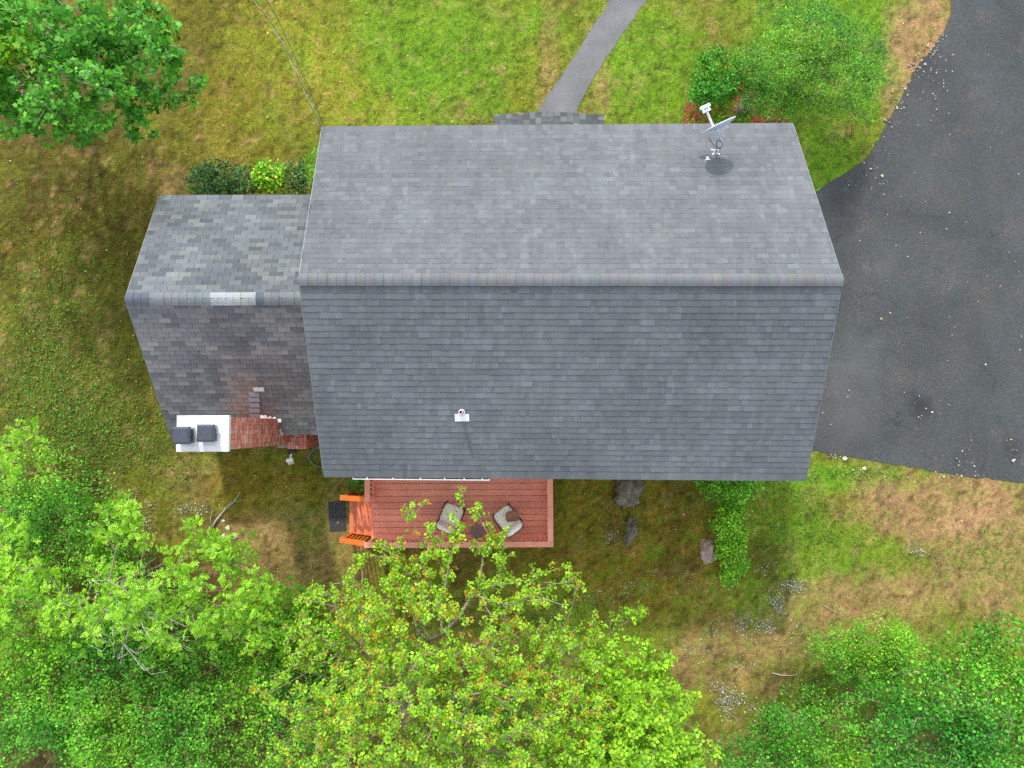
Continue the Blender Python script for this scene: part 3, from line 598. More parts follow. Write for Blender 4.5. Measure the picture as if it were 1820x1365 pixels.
m = MB(); c0 = v0 + dn * .045 + up * .034; m.bar(c0 - dn * .02, c0 + dn * .16, .32, .006, up); hpart(m.build('flashing', M_TRIM), vent)
m = MB(); m.tube([v0 + up * .01, v0 + Vector((0, 0, .09)), v0 + Vector((0, 0, .15))], [.085, .07, .048], 14); hpart(m.build('collar', M_PLASTIC, smooth=True), vent)
m = MB(); m.tube([v0 + Vector((0, 0, .14)), v0 + Vector((0, 0, .2))], [.052, .048], 14, caps=False); hpart(m.build('seal', M_BLACK), vent)
m = MB(); m.tube([v0 + Vector((0, 0, .28)), v0 + Vector((0, 0, .285))], .031, 14); hpart(m.build('bore', M_BLACK), vent)

# chimney
CZ = 5.85; c_tr, c_bl = P(407, 738, CZ), P(313, 803, CZ); cx0, cx1, cy0, cy1 = c_bl[0], c_tr[0], c_bl[1], c_tr[1]
sx0, sx1, sy0, sy1 = cx0 + .05, cx1 - .04, cy0 + .04, cy1 - .05
chim = MB(); chim.box(sx0 + .012, sx1 - .012, sy0 + .012, sy1 - .012, 0, CZ - .1); BZ = 1.7; bx1 = float(P(543, 785, BZ)[0]); by0 = float(P(520, 797, BZ)[1]); chim.box(sx1 - .3, bx1 - .012, by0 + .012, wy0 + .05, 0, BZ - .03)
chimney = hpart(chim.build('chimney', M_MORTAR)); chimney['label'] = 'tall brick chimney with white crown on the wing'
bv, bf, bc = [], [], []
def brick(x0, x1, y0, y1, z0, z1, c):
    n = len(bv); bv.extend([(x0, y0, z0), (x1, y0, z0), (x1, y1, z0), (x0, y1, z0), (x0, y0, z1), (x1, y0, z1), (x1, y1, z1), (x0, y1, z1)])
    for f in WEDGE_F: bf.append([i + n for i in f]); bc.append(c)
BT = [S(200, 112, 92), S(200, 126, 104), S(176, 98, 80), S(190, 134, 116), S(164, 104, 90), S(210, 150, 128)]
def brick_stack(X0, X1, Y0, Y1, Z0, Z1):
    z = Z0; row = 0; d = .095
    while z < Z1 - .03:
        zt_ = min(z + .06, Z1); off = .1 if row % 2 else 0
        grey = max(0, (z - (CZ - .55)) / .55)
        for (face, L) in (('s', X1 - X0), ('n', X1 - X0), ('e', Y1 - Y0 - 2 * d), ('w', Y1 - Y0 - 2 * d)):
            u = -off
            while u < L - .01:
                a, b_ = max(u, 0), min(u + .2, L); u += .21
                if b_ - a < .02: continue
                j = random.uniform(0, .006); c = np.array(random.choice(BT)) * random.uniform(.8, 1.15); c = c * (1 - .5 * grey) + np.array(S(120, 112, 110)) * .5 * grey
                if face == 's': brick(X0 + a, X0 + b_, Y0 - j, Y0 + d, z, zt_, c)
                elif face == 'n': brick(X0 + a, X0 + b_, Y1 - d, Y1 + j, z, zt_, c)
                elif face == 'e': brick(X1 - d, X1 + j, Y0 + d + a, Y0 + d + b_, z, zt_, c)
                else: brick(X0 - j, X0 + d, Y0 + d + a, Y0 + d + b_, z, zt_, c)
        z += .070; row += 1
brick_stack(sx0, sx1, sy0, sy1, 0.0, CZ - .1); brick_stack(sx1 + .002, bx1, by0, wy0 + .1, 0.0, BZ - .08)
xk = sx1 + .005; k = 0
while xk < bx1 - .03:                                               # sloped course on top of the firebox
    yk = by0 - .015 - (.1 if k % 2 else 0)
    while yk < wy0 + .05:
        brick(xk, min(xk + .062, bx1 + .012), max(yk, by0 - .015), min(yk + .2, wy0 + .1), BZ - .07, BZ + random.uniform(-.004, .004), np.array(random.choice(BT)) * random.uniform(.9, 1.2)); yk += .21
    xk += .07; k += 1
hpart(obj('bricks', fast('bricks', bv, bf, np.array(bc)), M_BRICK, None, 'stuff'), chimney)
m = MB(); m.box(cx0, cx1, cy0, cy1, CZ - .1, CZ); xm, ym = (cx0 + cx1) / 2, (cy0 + cy1) / 2
m.add([(cx0 + .02, cy0 + .02, CZ), (cx1 - .02, cy0 + .02, CZ), (cx1 - .02, cy1 - .02, CZ), (cx0 + .02, cy1 - .02, CZ), (cx0 + .12, cy0 + .12, CZ + .035), (cx1 - .12, cy0 + .12, CZ + .035), (cx1 - .12, cy1 - .12, CZ + .035), (cx0 + .12, cy1 - .12, CZ + .035)], [(0, 1, 5, 4), (1, 2, 6, 5), (2, 3, 7, 6), (3, 0, 4, 7), (4, 5, 6, 7)])
hpart(m.build('crown', M_CROWN), chimney)
for (px, py, zt2) in ((321, 774, CZ + .34), (365, 770, CZ + .26)):
    c = P(px, py, zt2); h = .18; m = MB(); X, Y = c[0], c[1]
    m.add([(X - h, Y - h, zt2 - .06), (X + h, Y - h, zt2 - .06), (X + h, Y + h, zt2 - .06), (X - h, Y + h, zt2 - .06), (X - h, Y - h, zt2 - .02), (X + h, Y - h, zt2 - .02), (X + h, Y + h, zt2 - .02), (X - h, Y + h, zt2 - .02), (X - h * .78, Y - h * .78, zt2 + .02), (X + h * .78, Y - h * .78, zt2 + .02), (X + h * .78, Y + h * .78, zt2 + .02), (X - h * .78, Y + h * .78, zt2 + .02)],
          [(3, 2, 1, 0), (0, 1, 5, 4), (1, 2, 6, 5), (2, 3, 7, 6), (3, 0, 4, 7), (4, 5, 9, 8), (5, 6, 10, 9), (6, 7, 11, 10), (7, 4, 8, 11), (8, 9, 10, 11)])
    g = h * .86                                                    # mesh cage and flue below the lid
    for k in range(13):
        t = -g + 2 * g * k / 12
        for (a, b_) in ((t, -g), (t, g), (-g, t), (g, t)): m.bar((X + a, Y + b_, CZ + .01), (X + a, Y + b_, zt2 - .055), .008, .008)
    m.box(X - g * .8, X + g * .8, Y - g * .8, Y + g * .8, CZ, CZ + .12)
    hpart(m.build('flue_cap', M_DARKMETAL), chimney)
def wing_back(px, py):
    lo, hi = WZB - .3, WZR
    for _ in range(30):
        mz = (lo + hi) / 2; p = P(px, py, mz); zr = WZR - (wrl[1] - p[1]) * sb
        if mz > zr: hi = mz
        else: lo = mz
    return P(px, py, lo)
angw = math.atan(sb); dnw = Vector((0, -math.cos(angw), -math.sin(angw))); upw = Vector((0, -math.sin(angw), math.cos(angw)))
for k in range(5):                                                  # newer strip of patch shingles above the chimney
    p = Vector(wing_back(451 + k * .3, 697 + k * 9.4)); m = MB(); m.bar(p + upw * .018, p + upw * .022 + dnw * .128, .27 + random.uniform(-.01, .01), .008, upw); o = hpart(m.build('patch_shingle', M_SHINGLE), chimney); o.color = (*S(124 + k * 2, 131, 140), 1)
p = Vector(wing_back(460, 689)); m = MB(); m.bar(p + upw * .025 - dnw * .02, p + upw * .03 + dnw * .09, .27, .01, upw); hpart(m.build('flashing_plate', M_GALV), chimney)
random.seed(21); m = MB()
for k in range(9):                                                  # crumpled step flashing against the brick
    p = Vector(wing_back(465 + k * 4.0, 738 + k * .9)); m.bar(p + upw * random.uniform(.01, .035) + dnw * random.uniform(-.05, .0), p + upw * random.uniform(.03, .06) + dnw * random.uniform(.05, .09), random.uniform(.05, .09), .006, (upw + Vector((random.uniform(-.4, .4), .3, 0))).normalized())
hpart(m.build('flashing', M_TRIM), chimney)
p = Vector(wing_back(500, 767)); m = MB(); m.bar(p + upw * .03, p + upw * .04 + dnw * .1, .09, .012, upw); m.bar(p + upw * .03 - dnw * .12, p + upw * .03, .03, .01, upw); hpart(m.build('flashing_tab', M_GALV), chimney)
# ------------------------------------------------------------------ deck
DZ = 0.80; RZ = DZ + 0.92
XL, XR = float(P(653, 880, RZ)[0]), float(P(978, 900, RZ)[0]); YB = float(P(820, 968, RZ)[1]); YT = float(y0) - 0.03
deck = empty('wooden_deck', (XL, YB, 0), 0, 'reddish stained wooden deck with railing behind the house', 'deck')
DINV = Matrix.Translation(-Vector(deck.location))
def dpart(o): o.parent = deck; o.matrix_parent_inverse = DINV; return o
nb_ = 13; bw = (YT - (YB - 0.02)) / nb_; r_ = random.Random(5)
for i in range(nb_):
    ya = YB - 0.02 + i * bw; m = MB(); z = DZ + r_.uniform(-.002, .002); m.box(XL - .03, XR + .03, ya + .005, ya + bw - .005, z - .03, z); dpart(m.build('floor_board', M_DECK, bevel=.004))
for (xa, xb, ya, yb_) in ((XL - .03, XR + .03, YB - .06, YB - .02), (XR + .03, XR + .07, YB - .06, YT), (XL - .07, XL - .03, YB - .06, YT)):
    m = MB(); m.box(xa, xb, ya, yb_, DZ - .26, DZ - .032); dpart(m.build('rim_joist', M_DECK))
m = MB()
for k in range(10): x = XL + .1 + (XR - XL - .2) * k / 9; m.box(x - .02, x + .02, YB, YT, DZ - .24, DZ - .034)
dpart(m.build('joist_frame', M_DECK))
SY1 = float(P(640, 887, DZ + .7)[1]); SY0 = float(P(640, 964, DZ + .7)[1])             # stair opening on the left side
YLR = float(P(653, 892, RZ)[1])
def post(x, y, z0=0.0, z1=RZ - .02): m = MB(); m.box(x - .045, x + .045, y - .045, y + .045, z0, z1); dpart(m.build('post', M_RAILW, bevel=.006))
for x in (XL, XL + (XR - XL) / 3, XL + (XR - XL) * 2 / 3, XR): post(x, YB)
post(XR, (YB + YT) / 2); post(XR, YT - .06); post(XL, YT - .06); post(XL, YLR + .05)
def rail(a, b, mat=M_RAILW, wd=.15, name='top_rail'): m = MB(); m.bar(a, b, wd, .038); dpart(m.build(name, mat, bevel=.005))
rail((XL - .075, YB, RZ), (XR + .076, YB, RZ)); rail((XR, YB + .076, RZ + .001), (XR, YT, RZ + .001)); rail((XL, YLR, RZ + .001), (XL, YT, RZ + .001))
def balusters(a, b, z0, z1, mat=M_RAILW):
    a, b = Vector(a), Vector(b); L = (b - a).length; n = int(L / .125)
    lo = MB(); lo.bar(a + Vector((0, 0, z0)), b + Vector((0, 0, z0)), .04, .08); dpart(lo.build('bottom_rail', mat))
    hi = MB(); hi.bar(a + Vector((0, 0, z1 - .065)), b + Vector((0, 0, z1 - .065)), .04, .08); dpart(hi.build('sub_rail', mat))
    mm = MB(); mm.box(-.018, .018, -.018, .018, z0 + .04, z1 - .105); me = mm.mesh('baluster'); me.materials.append(mat)
    for k in range(1, n): q = a.lerp(b, k / n); o = obj('baluster', me); o.location = (q.x, q.y, 0); dpart(o)
for k in range(3): balusters((XL + (XR - XL) * k / 3 + .05, YB, 0), (XL + (XR - XL) * (k + 1) / 3 - .05, YB, 0), DZ + .09, RZ - .0)
balusters((XR, YB + .05, 0), (XR, (YB + YT) / 2 - .05, 0), DZ + .09, RZ); balusters((XR, (YB + YT) / 2 + .05, 0), (XR, YT - .1, 0), DZ + .09, RZ); balusters((XL, YLR + .1, 0), (XL, YT - .1, 0), DZ + .09, RZ)
run = .25
for k in range(3):
    z = DZ - .2 * (k + 1); xa = XL - .05 - run * (k + 1)
    for j in range(2):
        m = MB(); m.box(xa + j * run / 2 - .012, xa + (j + 1) * run / 2 - .017, SY0 + .05, SY1 - .05, z - .035, z + j * .001); dpart(m.build('stair_tread', M_TREAD, bevel=.004))
for y in (SY0 + .05, SY1 - .09):
    m = MB(); xs = XL - .05; pts = [(xs, DZ - .05), (xs, DZ - .45)] + [(xs - run * 2.6, 0.0), (xs - run * 3.0, 0.0), (xs - run * 3.0, .15)]
    m.v = [(x, y, z) for x, z in pts] + [(x, y + .04, z) for x, z in pts]; n = len(pts); m.f = [tuple(range(n)), tuple(range(2 * n - 1, n - 1, -1))] + [(i, i + n, (i + 1) % n + n, (i + 1) % n) for i in range(n)]
    dpart(m.build('stringer', M_ORANGE))
for y, ya in ((SY1, YLR + .05), (SY0, YB)):
    xb = XL - .05 - run * 2.9; post_m = MB(); post_m.box(xb - .045, xb + .045, y - .045, y + .045, 0, 1.05); dpart(post_m.build('stair_post', M_ORANGE, bevel=.006))
    rail((xb - .10, y, 1.08), (XL - .06, y if y == SY1 else (y + YB) / 2, RZ - .09), M_ORANGE, .14, 'stair_rail')
    mm = MB(); mm.box(-.018, .018, -.018, .018, 0, 1); me = mm.mesh('baluster'); me.materials.append(M_ORANGE)
    for k in range(1, 6):
        t = k / 6; x = xb + (XL - .06 - xb) * t; zt3 = 1.06 + (RZ - .09 - 1.06) * t - .03; zb3 = .22 + (DZ - .22) * t; o = obj('baluster', me); o.location = (x, y, zb3); o.scale = (1, 1, zt3 - zb3); dpart(o)
# mat at the foot of the steps
mt = MB(); q = [P(583, 892, .02), P(613, 890, .02), P(615, 943, .02), P(586, 945, .02)]; mt.add([(p[0], p[1], .024) for p in q] + [(p[0], p[1], .004) for p in q], [(0, 1, 2, 3), (7, 6, 5, 4), (0, 4, 5, 1), (1, 5, 6, 2), (2, 6, 7, 3), (3, 7, 4, 0)])
ca, cb = (q[0] + q[1] + q[2] + q[3]) / 4, None
for k in range(9):                                                   # raised ribs of the mat
    t = (k + .5) / 9; a_, b_ = q[0] + (q[3] - q[0]) * t, q[1] + (q[2] - q[1]) * t; a_, b_ = a_ + (b_ - a_) * .07, a_ + (b_ - a_) * .93; mt.bar((a_[0], a_[1], .026), (b_[0], b_[1], .026), .022, .006)
tag(mt.build('doormat', M_RUBBER), 'black rubber mat on the ground at the foot of the deck steps', 'doormat')

# ------------------------------------------------------------------ furniture on the deck
def cushion_mesh(name, a, b, c, e=0.35, nu=28, nv=14):
    f = lambda v, p: math.copysign(abs(v) ** p, v); vs, fs = [], []
    for j in range(nv + 1):
        ph = -math.pi / 2 + math.pi * j / nv
        for i in range(nu):
            th = 2 * math.pi * i / nu; vs.append((a * f(math.cos(ph), .55) * f(math.cos(th), e), b * f(math.cos(ph), .55) * f(math.sin(th), e), c * f(math.sin(ph), .8)))
    for j in range(nv):
        for i in range(nu): fs.append((j * nu + i, j * nu + (i + 1) % nu, (j + 1) * nu + (i + 1) % nu, (j + 1) * nu + i))
    return fast(name, vs, fs, smooth=True)
def chair(px, py, rz, label, cmat):
    p = P(px, py, DZ + .45); c = empty('patio_chair', (p[0], p[1], DZ), rz, label, 'chair', 'chairs on the deck')
    for x in (-.27, .27):
        for y in (-.30, .28): m = MB(); m.tube([(x, y, 0), (x, y, .33 if y > 0 else .62)], .014); m.build('leg', M_BLACK, c)
    m = MB(); m.bar((-.27, -.30, .32), (-.27, .28, .32), .025, .03); m.bar((.27, -.30, .32), (.27, .28, .32), .025, .03); m.bar((-.27, .28, .32), (.27, .28, .32), .025, .03); m.bar((-.27, -.30, .32), (.27, -.30, .32), .025, .03)
    for k in range(7): y = -.25 + k * .08; m.bar((-.27, y, .322), (.27, y, .322), .03, .012)
    m.build('seat_frame', M_BLACK, c)
    m = MB(); m.tube([(-.27, -.30, .60), (-.26, -.40, .86), (.26, -.40, .86), (.27, -.30, .60)], .014)
    for k in range(5): x = -.2 + k * .1; m.bar((x, -.31, .34), (x, -.40, .86), .03, .01, (0, 1, 0))
    m.build('back_frame', M_BLACK, c)
    for s in (-1, 1): m = MB(); m.tube([(s * .29, .26, .33), (s * .30, .24, .50), (s * .30, -.1, .52), (s * .29, -.31, .56)], .013); m.build('armrest', M_BLACK, c)
    o = obj('seat_cushion', cushion_mesh('seat_cushion', .27, .29, .075), cmat, c); o.location = (0, 0.01, .405)
    o = obj('back_cushion', cushion_mesh('back_cushion', .27, .085, .25), cmat, c); o.location = (0, -.30, .66); o.rotation_euler = (.16, 0, 0)
    return c
chair(901, 922, .66, 'patio chair with clean cream cushions and a brown pillow on the deck', M_CUSHION)
chair(802, 917, -.40, 'patio chair with blush cushions half hidden by the overhanging maple leaves', M_CUSHION2)
p = P(911, 917, DZ + .58); o = obj('throw_pillow', cushion_mesh('throw_pillow', .19, .18, .075, .45), M_PILLOW); o.location = (p[0], p[1], DZ + .60); o.rotation_euler = (.75, .15, .66 - .45); tag(o, 'brown woven pillow leaning on the cream cushioned chair', 'pillow')
p = P(848, 945, DZ + .45); t = empty('side_table', (p[0], p[1], DZ), .3, 'small brown round table between the two deck chairs', 'table')
m = MB(); m.tube([(0, 0, .40), (0, 0, .43)], .19, 24); m.build('table_top', simple('table_brown', S(122, 100, 92), .7, var=.3, scale=20), t)
for k in range(4): a_ = k * math.pi / 2; m = MB(); m.tube([(.16 * math.cos(a_), .16 * math.sin(a_), 0), (.13 * math.cos(a_), .13 * math.sin(a_), .40)], .014); m.build('leg', M_BLACK, t)

# ------------------------------------------------------------------ satellite dish on the front slope
f0 = roof_front(1271, 271); zf0 = f0[2]; d = empty('satellite_dish', tuple(f0), 0, 'grey satellite dish on a mast near the front eave', 'satellite dish')
SINV = Matrix.Translation(-Vector(f0))
def spart(o, par=None):
    o.parent = par or d
    if par is None: o.matrix_parent_inverse = SINV
    return o
angf = math.atan(sm_f); upf = Vector((0, math.sin(angf), math.cos(angf))); dnf = Vector((0, math.cos(angf), -math.sin(angf)))
F0 = Vector(f0); m = MB(); m.bar(F0 - dnf * .1 + upf * .014, F0 + dnf * .1 + upf * .014, .07, .012, upf)
for s in (-1, 1):
    for t_ in (-1, 1): m.bar(F0 + upf * .014, F0 + dnf * .09 * t_ + Vector((s * .085, 0, 0)) + upf * .014, .035, .014, upf)
m.bar(F0 + Vector((-.04, 0, 0)) + upf * .01, F0 + Vector((-.04, 0, .09)), .012, .09); m.bar(F0 + Vector((.04, 0, 0)) + upf * .01, F0 + Vector((.04, 0, .09)), .012, .09)
spart(m.build('mast_foot', M_GALV))
mtop = Vector(P(1276, 240, zf0 + .72)); m = MB(); m.tube([F0 + Vector((0, 0, .04)), F0 + Vector((0, 0, .12)) + (mtop - F0) * .06, F0.lerp(mtop, .5), mtop], .024, 12); spart(m.build('mast', M_GALV))
nrm = Vector((-.42, .91, .17)).normalized(); rx = Vector((.91, .42, 0)).normalized(); ry = nrm.cross(rx).normalized()
if ry.z < 0: ry = -ry
dc = Vector(P(1283, 226, zf0 + .86)); vs, fs = [], []; nr, na = 8, 40
for side in (0, 1):
    for j in range(nr + 1):
        rr = j / nr
        for i in range(na):
            t_ = 2 * math.pi * i / na; vs.append(tuple(dc + rx * (.345 * rr * math.cos(t_)) + ry * (.29 * rr * math.sin(t_)) + nrm * (.075 * rr * rr - .012 * side)))
o_ = (nr + 1) * na
for j in range(nr):
    for i in range(na):
        a_, b_, c_, e_ = j * na + i, j * na + (i + 1) % na, (j + 1) * na + (i + 1) % na, (j + 1) * na + i; fs.append((a_, b_, c_, e_)); fs.append((a_ + o_, e_ + o_, c_ + o_, b_ + o_))
for i in range(na): fs.append((nr * na + i, nr * na + (i + 1) % na, nr * na + (i + 1) % na + o_, nr * na + i + o_))
me = bpy.data.meshes.new('reflector'); me.from_pydata(vs, [], fs); me.polygons.foreach_set('use_smooth', [True] * len(me.polygons)); spart(obj('reflector', me, M_DISH))
m = MB(); ring = [dc + rx * (.347 * math.cos(t_)) + ry * (.292 * math.sin(t_)) + nrm * .072 for t_ in np.linspace(0, 2 * math.pi, 41)]; m.tube(ring, .009, 6, caps=False); spart(m.build('rim', M_PLASTIC))
m = MB(); m.bar(mtop + Vector((0, 0, -.06)), dc - nrm * .03, .11, .12); m.bar(dc - nrm * .03 - rx * .14, dc - nrm * .03 + rx * .14, .05, .07, nrm); m.tube([mtop - Vector((0, 0, .1)), mtop + Vector((0, 0, .06))], .036, 12); spart(m.build('mount_bracket', M_GALV))
ab = dc - ry * .30 + nrm * .06 - rx * .05; lnb = Vector(P(1254, 192, zf0 + .84)); m = MB(); m.bar(ab, lnb, .045, .05); spart(m.build('feed_arm', M_PLASTIC, bevel=.006))
ln = empty('feed_horn', (0, 0, 0)); spart(ln)
for s in (-1, 0, 1):
    q_ = lnb + rx * (.065 * s); m = MB(); m.tube([q_ + nrm * .02, q_ - nrm * .05, q_ - nrm * .085], [.028, .03, .04], 12); spart(m.build('horn', M_PLASTIC if s else M_DISH), None)
m = MB(); m.bar(lnb - rx * .12 + nrm * .03, lnb + rx * .12 + nrm * .03, .09, .07, nrm); spart(m.build('converter', M_PLASTIC, bevel=.012))
bpy.data.objects.remove(ln)
m = MB(); pts = [mtop - Vector((.02, .0, .0))] + [mtop + Vector((.07 + .07 * math.cos(t_), -.16 + .085 * math.sin(t_), -.12 - .02 * t_ / 6)) for t_ in np.linspace(1.2, 12.0, 40)] + [F0 + Vector((.03, -.02, .25)), F0 + Vector((.02, .1, .03)), F0 + dnf * .5 + upf * .02 + Vector((-.1, 0, 0))]
m.tube(pts, .006, 6); spart(m.build('cable', M_CABLE_B, smooth=True))
b0 = Vector(roof_front(1257, 281)); m = MB(); m.bar(b0 - dnf * .09 + upf * .014, b0 + dnf * .09 + upf * .014, .05, .012, upf)
for s in (-1, 1):
    for t_ in (-1, 1): m.bar(b0 + dnf * .02 * t_ + upf * .014, b0 + dnf * .09 * t_ + Vector((s * .075, 0, 0)) + upf * .014, .03, .014, upf)
m.bar(b0 - dnf * .09 + Vector((-.05, 0, 0)) + upf * .03, b0 - dnf * .09 + Vector((.05, 0, 0)) + upf * .03, .02, .03, upf)
tag(m.build('mounting_bracket', M_GALV), 'empty metal bracket bolted to the shingles beside the satellite dish mast', 'bracket')

# ------------------------------------------------------------------ overhead service cables
def cable(pxs, z0, z1, name, label, mats, hr, r, pitch):
    P_ = [np.array(P(x, y, z0 + (z1 - z0) * i / (len(pxs) - 1))) for i, (x, y) in enumerate(pxs)]; pts = smooth_px(P_, 40)
    root = empty(name, tuple(pts[0]), 0, label, 'cable', 'service cables over the lawn'); L = 0
    for k, mt_ in enumerate(mats):
        m = MB(); o = []; L = 0
        for i, q_ in enumerate(pts):
            if i: L += np.linalg.norm(q_ - pts[i - 1])
            dd = np.array(pts[min(i + 1, len(pts) - 1)]) - pts[max(i - 1, 0)]; dd /= np.linalg.norm(dd); a_ = np.cross(dd, [0, 0, 1]); a_ /= np.linalg.norm(a_); b_ = np.cross(a_, dd); t_ = 2 * math.pi * (L / pitch + k / len(mats)); o.append(q_ + hr * (a_ * math.cos(t_) + b_ * math.sin(t_)))
        m.tube(o, r, 6); ob = m.build('strand', mt_, root, smooth=True); ob.matrix_parent_inverse = Matrix.Translation(-Vector(root.location))
cable([(572, 232), (562, 208), (541, 158), (516, 100), (495, 52), (476, 20), (452, 0), (400, -70), (300, -210)][:1] + [(563, 210), (541, 160), (517, 107), (497, 68), (473, 28), (452, 0), (400, -80), (320, -200)], 4.25, 7.6, 'service_cable', 'twisted black and silver service cable running from the roof corner', [M_CABLE_A, M_CABLE_B], .009, .0062, .7)
cable([(577, 230), (570, 210), (552, 165), (530, 115), (508, 65), (490, 28), (474, 0), (430, -80), (360, -200)], 4.1, 7.2, 'service_cable', 'thinner dark cable running beside the silver banded one', [M_CABLE_B, M_HOSE], .006, .005, .9)

# flood light, hose
f_ = P(519, 803, 1.45); root = empty('flood_light', tuple(f_), .2, 'white flood light on a black bracket beside the chimney base', 'light')
m = MB(); m.box(-.11, .11, -.05, .08, -.06, .06); m.build('junction_box', M_BLACK, root, bevel=.01)
m = MB(); m.tube([(-.02, -.03, 0), (-.06, -.12, .0), (-.10, -.2, -.02)], .022); m.build('arm', M_PLASTIC, root)
m = MB(); m.bar((-.19, -.21, .0), (-.01, -.21, 0), .1, .09); m.build('lamp_head', M_PLASTIC, root, bevel=.012)
m = MB(); m.bar((-.18, -.29, -.05), (-.02, -.29, -.05), .07, .02, (0, -.5, .8)); m.build('lens', simple('lens_tan', S(190, 180, 150), .3), root)
hc = P(578, 812, .03); m = MB(); m.tube([(hc[0] + (.45 + .03 * math.sin(t_ * .7)) * math.cos(t_) * 1.05, hc[1] + .3 * math.sin(t_) + .02 * math.cos(t_ * .5), .02 + .006 * t_ / 3) for t_ in np.linspace(0, 19, 150)], .013, 6); tag(m.build('garden_hose', M_HOSE, smooth=True), 'coiled grey green garden hose on the ground at the wall corner', 'hose')

# ------------------------------------------------------------------ stones and boulders
def boulder(name, px, py, rx_, ry_, h, rz, seed, mat, label, cat, group=None, sub=4, sink=.12):
    bm = bmesh.new(); bmesh.ops.create_icosphere(bm, subdivisions=sub, radius=1.0); r = random.Random(seed); off = Vector((r.uniform(0, 50), r.uniform(0, 50), r.uniform(0, 50)))
    from mathutils import noise as mn
    for v in bm.verts:
        q = v.co.copy(); k = 1 + .5 * mn.noise(q * 1.5 + off) + .3 * mn.noise(q * 3.1 + off) + .16 * mn.noise(q * 7 + off); q *= k; v.co = Vector((q.x * rx_, q.y * ry_, max(q.z, -.6) * h))
    me = bpy.data.meshes.new(name); bm.to_mesh(me); bm.free(); me.polygons.foreach_set('use_smooth', [True] * len(me.polygons))
    p = P(px, py, h * .4); o = obj(name, me, mat); o.location = (p[0], p[1], h * sink); o.rotation_euler = (0, 0, rz); return tag(o, label, cat, group)
boulder('boulder', 1117, 873, .40, .46, .28, .2, 1, M_ROCK, 'broad grey boulder half buried right behind the house eave', 'boulder')
boulder('boulder', 1121, 945, .17, .36, .2, -.25, 2, M_ROCK, 'narrow grey rock in the mossy lawn below the broad boulder', 'boulder')
boulder('boulder', 1258, 980, .22, .33, .26, .1, 3, mat_rock('pink_stone', S(150, 128, 116), S(190, 170, 156)), 'pinkish rock against the left side of the green hedge strip', 'boulder')
boulder('boulder', 1322, 196, .18, .42, .3, -.25, 4, M_ROCK, 'tall mossy grey rock standing in the red mulch bed', 'boulder')
for i, (x, y, r, lb) in enumerate(((397, 926, .05, 'smallest pale stone on the lawn nearest the fallen branch'), (405, 939, .09, 'rounded pale stone second from the fallen branch'), (397, 953, .07, 'small grey white stone left of the largest pale stone'), (416, 953, .11, 'largest grey white stone of the little cluster'))):
    boulder('pale_stone', x, y, r, r * .8, r * .7, i * .9, 30 + i, M_PALE, lb, 'stone', 'pale stones on the back lawn', 2)
boulder('pale_stone', 1502, 815, .07, .06, .05, 0, 40, M_PALE, 'bluish white stone at the lower driveway edge', 'stone', None, 2); boulder('pale_stone', 1536, 833, .06, .05, .05, 1, 41, M_PALE, 'pale stone in the grass just below the driveway edge', 'stone', None, 2)
def stick(name, pxs, r0, label, z=.04, forks=()):
    m = MB(); pts = [Vector(P(x, y, z + .03 * math.sin(i * 1.7))) for i, (x, y) in enumerate(pxs)]; m.tube(pts, [r0 * (1 - .75 * i / (len(pts) - 1)) for i in range(len(pts))], 6)
    for f in forks: fp = [Vector(P(x, y, z + .02 * i)) for i, (x, y) in enumerate(f)]; m.tube(fp, [r0 * .45 * (1 - .6 * i / (len(fp) - 1)) for i in range(len(fp))], 5)
    return tag(m.build(name, M_DEAD, smooth=True), label, 'branch')
stick('fallen_branch', [(376, 938), (386, 922), (400, 906), (416, 892), (424, 880), (427, 873)], .03, 'bare forked grey branch lying in the shadow behind the wing', .05, [[(400, 906), (407, 896), (417, 891)], [(376, 938), (374, 922), (378, 905)], [(416, 892), (428, 890)]])
stick('fallen_branch', [(1372, 1196), (1388, 1200), (1404, 1201), (1420, 1199)], .016, 'short grey stick on the lawn beside the lower right bushes', .03)
stick('fallen_branch', [(1463, 1075), (1480, 1085), (1502, 1096)], .010, 'thin grey stick on the bare tan lawn', .03)
#==VEG==
# ------------------------------------------------------------------ leaves
TM = dict(oval=[(0, 0), (.3, .42), (.7, .38), (1, 0), (.7, -.38), (.3, -.42)], lance=[(0, 0), (.4, .5), (1, 0), (.4, -.5)],
          maple=[(0, 0), (.04, .40), (.34, .26), (.50, .58), (.62, .24), (1, 0), (.62, -.24), (.50, -.58), (.34, -.26), (.04, -.40)], tuft=[(0, .3), (1, 0), (0, -.3)])
def unit(v): return v / np.maximum(np.linalg.norm(v, axis=-1, keepdims=True), 1e-9)
def leaf_geo(base, d, nrm, L, W, tm, fold=0.0):
    t = np.array(TM[tm]); d = unit(d); s = unit(np.cross(nrm, d)); n2 = np.cross(d, s)
    v = base[:, None] + d[:, None] * (t[None, :, 0:1] * L[:, None, None]) + s[:, None] * (t[None, :, 1:2] * W[:, None, None]) - n2[:, None] * ((t[None, :, 0:1] ** 2) * (L * fold)[:, None, None])
    n, k = len(base), len(t); return v.reshape(-1, 3), np.arange(n * k).reshape(n, k)
def palette(n, cols, var=.22, rg=None):
    rg = rg or rng; c = np.array([x[:3] for x in cols]); p = np.array([x[3] if len(x) > 3 else 1.0 for x in cols]); q = c[rg.choice(len(c), n, p=p / p.sum())]
    return q * rg.uniform(1 - var, 1 + var, (n, 1)) * rg.uniform(.93, 1.07, (n, 3))
def rand_dirs(n, up=0.0, rg=None):
    rg = rg or rng; v = rg.normal(size=(n, 3)); v[:, 2] = v[:, 2] + up; return unit(v)
